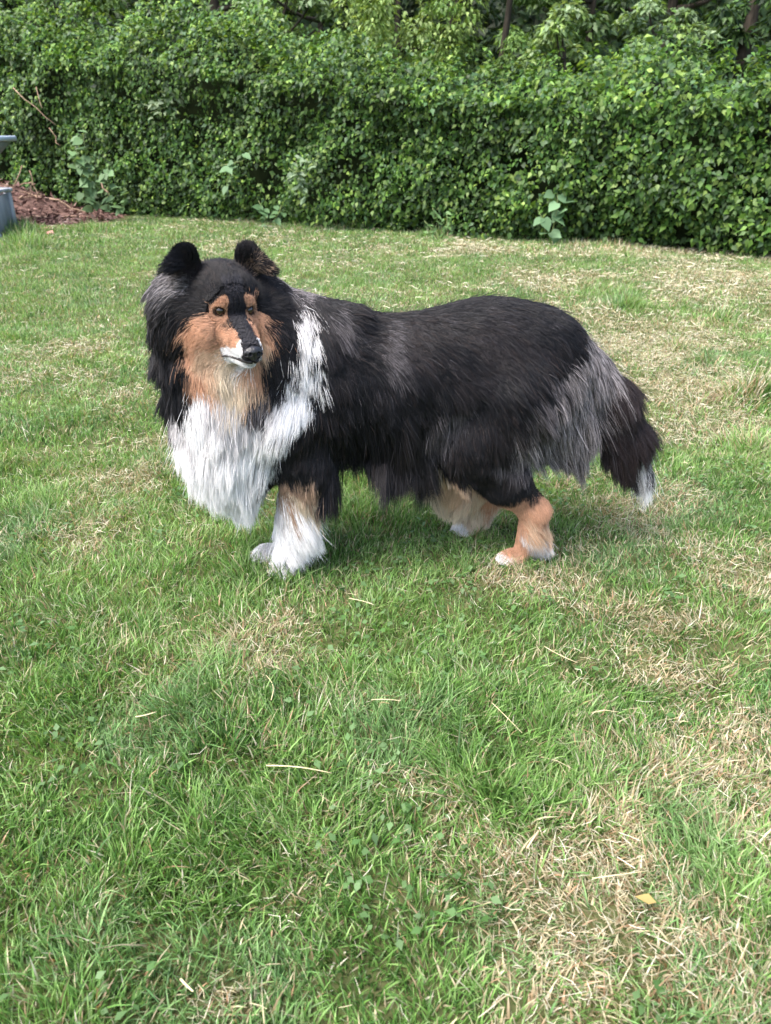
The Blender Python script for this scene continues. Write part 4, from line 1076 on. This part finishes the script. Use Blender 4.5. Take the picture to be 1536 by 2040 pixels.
# guides for clumping
gsel = rng.random(NS) < .022
gi_ = np.flatnonzero(gsel)
kd = kdtree.KDTree(len(gi_))
for q, i in enumerate(gi_): kd.insert(R[i], q)
kd.balance()
own = np.array([kd.find(tuple(r))[1] for r in R]); own = gi_[own]
lenj = rng.uniform(.55, 1.15, NS) * (.8 + .4 * vnoise(R, 30, 44))
long_ = sstep(.015, .06, L_)
K = 8
tang = d_ - N * (d_ * N).sum(1, keepdims=True) * .75
tang = nrm(tang)
wv = nrm(rng.normal(0, 1, (NS, 3)))
wvc = np.stack([vnoise(R, 28, 71), vnoise(R, 28, 72), vnoise(R, 28, 73)], 1) - .5
wvl = np.stack([vnoise(R, 11, 74), vnoise(R, 11, 75), vnoise(R, 11, 76)], 1) - .5
tang = nrm(tang + wvc * .55 + wvl * .7 * long_[:, None] + wv * .12)
PTS = np.empty((NS, K, 3)); PTS[:, 0] = R - N * .001
pos = PTS[:, 0].copy()
step = (L_ * lenj / (K - 1))[:, None]
ph = rng.uniform(0, 6.28, NS)[:, None]; fr = rng.uniform(.6, 1.5, NS)[:, None]
bin_ = nrm(np.cross(tang, N) + 1e-6)
for j in range(1, K):
    t = j / (K - 1)
    d = tang + N * (s_ * 1.5 * (1 - t) ** 1.3 + .05)[:, None] + np.array([0, 0, -1.0]) * (.75 * t * long_)[:, None]
    d = d + bin_ * np.sin(ph + fr * 7 * t) * (.16 * long_ * t)[:, None]
    pos = pos + nrm(d) * step
    fd, fg = gsample(pos)
    pen = np.clip(.0012 + .0023 * sstep(.005, .015, L_) + .006 * t * long_ - fd, 0, .03)
    pos = pos + nrm(fg) * pen[:, None]
    pos[:, 2] = np.maximum(pos[:, 2], .012 + .01 * rng.random(NS))
    PTS[:, j] = pos
# clump towards the guide strand
tt = np.linspace(0, 1, K)[None, :, None]
cs_ = (np.where((c_.mean(1) > .3) | (p_ == PARTS.index('belly_fringe')), .34, .54) * long_ + .12)[:, None, None]
goff = (R - R[own])[:, None]
target = PTS[own] + goff * (1 - .75 * tt)
ok = (np.linalg.norm(R - R[own], axis=1) < .02)[:, None, None]
PTS = np.where(ok, PTS + (target - PTS) * cs_ * tt ** 1.2, PTS)
# stray hairs
st = rng.random(NS) < .035
PTS[st] += (wv[st][:, None] * (L_[st] * .30)[:, None, None]) * (tt ** 1.6)
PTS[:, :, 2] = np.maximum(PTS[:, :, 2], .008)
ew = (p_ == PARTS.index('ear_fur')) & (rng.random(NS) < .005)
PTS[ew] += ((N[ew] * .6 + UPV * .5 + wv[ew] * .4)[:, None] * .022) * tt ** 1.5
shade = np.exp(rng.normal(0, 1, NS) * np.where(c_.mean(1) > .2, .12, .20))[:, None] * (.82 + .36 * vnoise(R, 60, 81))[:, None]
lum = c_.mean(1)
cvar = c_ * shade
# black coat: some strands rust brown or grey, as in the photograph
blk = lum < .03
rb = blk & (rng.random(NS) < .04 + .14 * sstep(.5, .7, fbm(R, 7, 83, 2))); cvar[rb] = np.array([.030, .021, .019]) * rng.uniform(.6, 1.5, rb.sum())[:, None]
gy_ = blk & (rng.random(NS) < .02 + .30 * sstep(.70, .9, vnoise(R, 55, 87))) & (L_ > .02); cvar[gy_] = np.array([.055, .050, .056]) * rng.uniform(.5, 1.3, gy_.sum())[:, None]
gm = (np.abs(c_ - np.array(COLS['G'])).sum(1) < .01) | (np.abs(c_ - np.array(COLS['g'])).sum(1) < .01)
cvar[gm & (rng.random(NS) < .38)] *= .16
cvar[gm & (rng.random(NS) < .22)] *= 1.9
CP = np.repeat(cvar[:, None], K, 1)
# long hairs bleach towards the tips a little
CP *= (.82 + .30 * tt)
CP = np.clip(CP, 0, .86)
rad0 = np.interp(L_, [.004, .02, .08], [.00020, .00030, .00038]) * rng.uniform(.55, 1.25, NS)

M_fur = bpy.data.materials.new('dog_hair'); M_fur.use_nodes = True
nt = M_fur.node_tree; b = nt.nodes['Principled BSDF']
a = nt.nodes.new('ShaderNodeAttribute'); a.attribute_name = 'col'
nt.links.new(a.outputs['Color'], b.inputs['Base Color'])
b.inputs['Roughness'].default_value = .46
b.inputs['Specular IOR Level'].default_value = .28
b.inputs['Sheen Weight'].default_value = 0.0
LAB = {'mane': 'long black ruff round the neck edged with a white collar', 'bib': 'long white chest hair', 'tail_plume': 'dark bushy tail hair with a white tip', 'face_fur': 'short tan and white face fur',
       'head_coat': 'short black hair of the forehead and bridge', 'belly_fringe': 'long black hair hanging under the belly', 'hind_coat': 'grey feathered breeches over tan hind legs', 'leg_coat': 'white foreleg hair with tan at the elbow',
       'ear_fur': 'black wispy ear hair', 'back_coat': 'black coat of back and flank'}
for pi, pn in enumerate(PARTS):
    k = p_ == pi
    n = int(k.sum())
    if n == 0: continue
    cu = bpy.data.hair_curves.new(pn)
    cu.add_curves([K] * n)
    cu.attributes['position'].data.foreach_set('vector', (PTS[k] - DOG0).astype(np.float32).ravel())
    ra = cu.attributes.get('radius') or cu.attributes.new('radius', 'FLOAT', 'POINT')
    prof = np.array([1, 1, .98, .92, .82, .68, .48, .15])
    ra.data.foreach_set('value', (rad0[k][:, None] * prof[None]).astype(np.float32).ravel())
    ca = cu.attributes.new('col', 'FLOAT_COLOR', 'POINT')
    cc4 = np.ones((n, K, 4), np.float32); cc4[..., :3] = CP[k]
    ca.data.foreach_set('color', cc4.ravel())
    o = obj(pn, cu, M_fur, dog); o['label'] = LAB.get(pn, pn)

# ---- eyes, lids, nose, lips
def gloss(name, c, rough, spec=.5, coat=0.0):
    m, nt, b = mat_nodes(name)
    b.inputs['Base Color'].default_value = (*c, 1); b.inputs['Roughness'].default_value = rough; b.inputs['Specular IOR Level'].default_value = spec
    b.inputs['Coat Weight'].default_value = coat; b.inputs['Coat Roughness'].default_value = .03
    return m
M_eye = gloss('dark_brown_eye', (.014, .007, .004), .04, .5, .6)
M_lid = gloss('eyelid_skin', (.030, .020, .016), .5, .25)
M_nose = mat_noise('nose_leather', (.010, .010, .012), (.022, .021, .025), 180, .36, .5, .25)
M_lip = gloss('lip_skin', (.014, .011, .012), .45)
def sphere_np(c, r, nu=24, nv=14, basis=None):
    V = []; 
    for i in range(nv + 1):
        th = math.pi * i / nv
        for j in range(nu):
            f_ = 2 * math.pi * j / nu
            V.append((math.sin(th) * math.cos(f_), math.sin(th) * math.sin(f_), math.cos(th)))
    V = np.array(V) * r
    if basis is not None: V = V[:, :1] * basis[0] + V[:, 1:2] * basis[1] + V[:, 2:] * basis[2]
    Q = np.array([(i * nu + j, (i + 1) * nu + j, (i + 1) * nu + (j + 1) % nu, i * nu + (j + 1) % nu) for i in range(nv) for j in range(nu)])
    return V + c, Q
for sg, e in zip((-1, 1), EYES):
    h2 = bvh.find_nearest(Vector(e)); surf = np.array(h2[0]); nr = np.array(h2[1])
    nr = nrm(nr * .5 + HF * .6 + HL_ * sg * .3)
    c0 = surf - nr * .0036
    v, f = sphere_np(c0 - DOG0, .0094)
    eo = obj('eye', mesh_np('eye', v, f, smooth=True), M_eye, dog)
    l_ = nrm(np.cross(HU, nr)); u_ = np.cross(nr, l_)
    for e0, e1 in ((52, 88), (-88, -48)):                       # upper and lower lid as thin shells over the ball
        gv, gq = [], []
        nA, nB = 15, 5
        for i in range(nA):
            la = math.radians(-88 + 176 * i / (nA - 1)); sq = 1 - .55 * abs(math.sin(la)) ** 2
            for j in range(nB):
                edge = e0 if e0 > 0 else e1; far_ = e1 if e0 > 0 else e0
                el_ = math.radians(edge * sq + (far_ - edge * sq) * j / (nB - 1))
                rr_ = .0100 + (.0008 if j == 0 else 0)
                gv.append(c0 + rr_ * (math.cos(la) * (math.cos(el_) * nr + math.sin(el_) * u_) + math.sin(la) * l_))
        for i in range(nA - 1):
            for j in range(nB - 1):
                gq.append((i * nB + j, (i + 1) * nB + j, (i + 1) * nB + j + 1, i * nB + j + 1))
        obj('eyelid', mesh_np('eyelid', np.array(gv) - DOG0, np.array(gq), smooth=True), M_lid, eo)
# nose leather from its own fine field
nh = .0009
no = hp(.098, 0, -.0545); ng = np.meshgrid(*[np.arange(-.028, .0281, nh)] * 3, indexing='ij')
q = np.stack(ng, -1)                                                         # a, b, c
def el(q, c, r):
    x = (q - np.array(c)) / np.array(r); return (np.linalg.norm(x, axis=-1) - 1) * min(r)
nf = el(q, (0, 0, .001), (.013, .0175, .0125))
nf = smin(nf, el(q, (-.002, -.0105, -.002), (.010, .009, .009)), .004); nf = smin(nf, el(q, (-.002, .0105, -.002), (.010, .009, .009)), .004)
nf = smin(nf, el(q, (.002, 0, -.010), (.008, .007, .008)), .004)
for sg in (-1, 1):
    nf = np.maximum(nf, -el(q, (.0105, sg * .0085, -.0010), (.0050, .0036, .0042)))
    nf = np.maximum(nf, -el(q, (.0055, sg * .0160, -.0035), (.0055, .0040, .0018)))
nf = np.maximum(nf, -el(q, (.0125, 0, -.008), (.004, .0008, .010)))
nV, nQ = surface_nets(nf.astype(np.float32), np.array([-.028] * 3), nh)
nV = nV * .93; nV = no + nV[:, :1] * HF + nV[:, 1:2] * HL_ + nV[:, 2:] * HU
obj('nose', mesh_np('nose', nV - DOG0, nQ, smooth=True), M_nose, dog)
# lip line from under the nose back to the corner of the mouth
def snap(p, lift=.0030):
    h2 = bvh.find_nearest(Vector(p)); s_ = np.array(h2[0]); n_ = np.array(h2[1]); return s_ + n_ * lift
for sg in (-1, 1):
    path = [(.098, .003, -.0720), (.090, .010, -.0740), (.076, .016, -.0755), (.058, .022, -.0770), (.040, .028, -.0795), (.022, .033, -.0835), (.004, .038, -.0880)]
    pp = np.array([snap(hp(a, sg * b, c)) for a, b, c in path])
    v, f = tube_np(pp - DOG0, np.array([.0042, .0044, .0036, .0030, .0027, .0024, .0012]), 6)
    obj('lip', mesh_np('lip', v, f, smooth=True), M_lip, dog)

# ------------------------------------------------------------------ single straws and a fallen leaf on the lawn
M_straw = mat_noise('straw', (.46, .38, .20), (.62, .54, .34), 60, .6, .3)
STRAWS = [((530, 1525), (660, 1540), .0016, 'bent pale straw left of centre in the foreground'), ((270, 1428), (312, 1418), .0018, 'thick short pale straw on the left of the lawn'), ((740, 1394), (800, 1396), .0013, 'thin level straw in the lush grass below the dog'),
          ((1085, 1288), (1150, 1320), .0013, 'slanting straw on the grass right of the dog shadow'), ((695, 1192), (745, 1205), .0014, 'pale straw just in front of the dog'), ((540, 1150), (495, 1185), .0011, 'straw by the white forepaw'),
          ((1050, 1690), (1073, 1655), .0022, 'bright white grass stem on the right foreground'), ((360, 1950), (385, 1975), .0022, 'pale forked straw at the bottom left'), ((1180, 1750), (1290, 1735), .0012, 'thin curved straw among dry grass at lower right'),
          ((540, 1395), (530, 1345), .0012, 'leaning straw in the dry clippings below the dog'), ((980, 1400), (1040, 1460), .0010, 'long thin straw in the green grass right of centre')]
for (a, b_, r, lab) in STRAWS:
    p0, p1 = gnd(*a, .036), gnd(*b_, .040)
    t = np.linspace(0, 1, 7)[:, None]
    mid = np.array([rng.normal(0, .004), rng.normal(0, .004), .002]) * min(1, np.linalg.norm(p1 - p0) / .08)
    pts = p0 + (p1 - p0) * t + mid * np.sin(t * math.pi)
    v, f = tube_np(pts - p0, np.linspace(r * .75, r * .45, 7), 5)
    o = obj('straw', mesh_np('straw', v, f, smooth=True), M_straw, None, tuple(p0))
    tag(o, lab, 'straw', 'straws lying on the lawn')
# small broad leaves of clover and daisy in the turf
n0 = 5200
x, y = scatter(.4, 2.6, 1500)
k = (fbm(np.stack([x, y], 1), 4.2, 131, 2) > .53) & (dryness(x, y) < .5) & (rng.random(len(x)) < .8)
x, y = x[k], y[k]; n = len(x)
p = np.stack([x, y, ground_h(x, y) + rng.uniform(.012, .034, n)], 1)
nv = rng.normal(0, .3, (n, 3)) + UPV; ax = rng.normal(0, 1, (n, 3)); ax = ax - nv * (ax * nv).sum(1, keepdims=True) / (nv * nv).sum(1, keepdims=True)
v, f = leaves_np(p, ax, nv, rng.uniform(.009, .020, n), .7, .05, .1)
c = np.array([(.085, .16, .055), (.11, .19, .075), (.07, .15, .04)])[rng.integers(0, 3, n)] * rng.uniform(.8, 1.2, n)[:, None]
o = obj('clover', mesh_np('clover', v, f, np.repeat(c, 6, 0)), M_leaf_soft)
tag(o, 'low clover and daisy leaves scattered through the turf', 'clover', kind='stuff')
g = gnd(1308, 1798, .035)
lv_, lf_ = leaves_np(np.zeros((1, 3)), np.array([[1.0, .2, .05]]), np.array([[0, -.3, 1.0]]), [.028], .8, .06, .05)
o = obj('fallen_leaf', mesh_np('fallen_leaf', lv_, lf_, np.array([(.46, .34, .13)])), M_leaf_soft, None, tuple(g)); o.rotation_euler[2] = 2.6
tag(o, 'small yellow fallen leaf on dry grass at lower right', 'leaf')
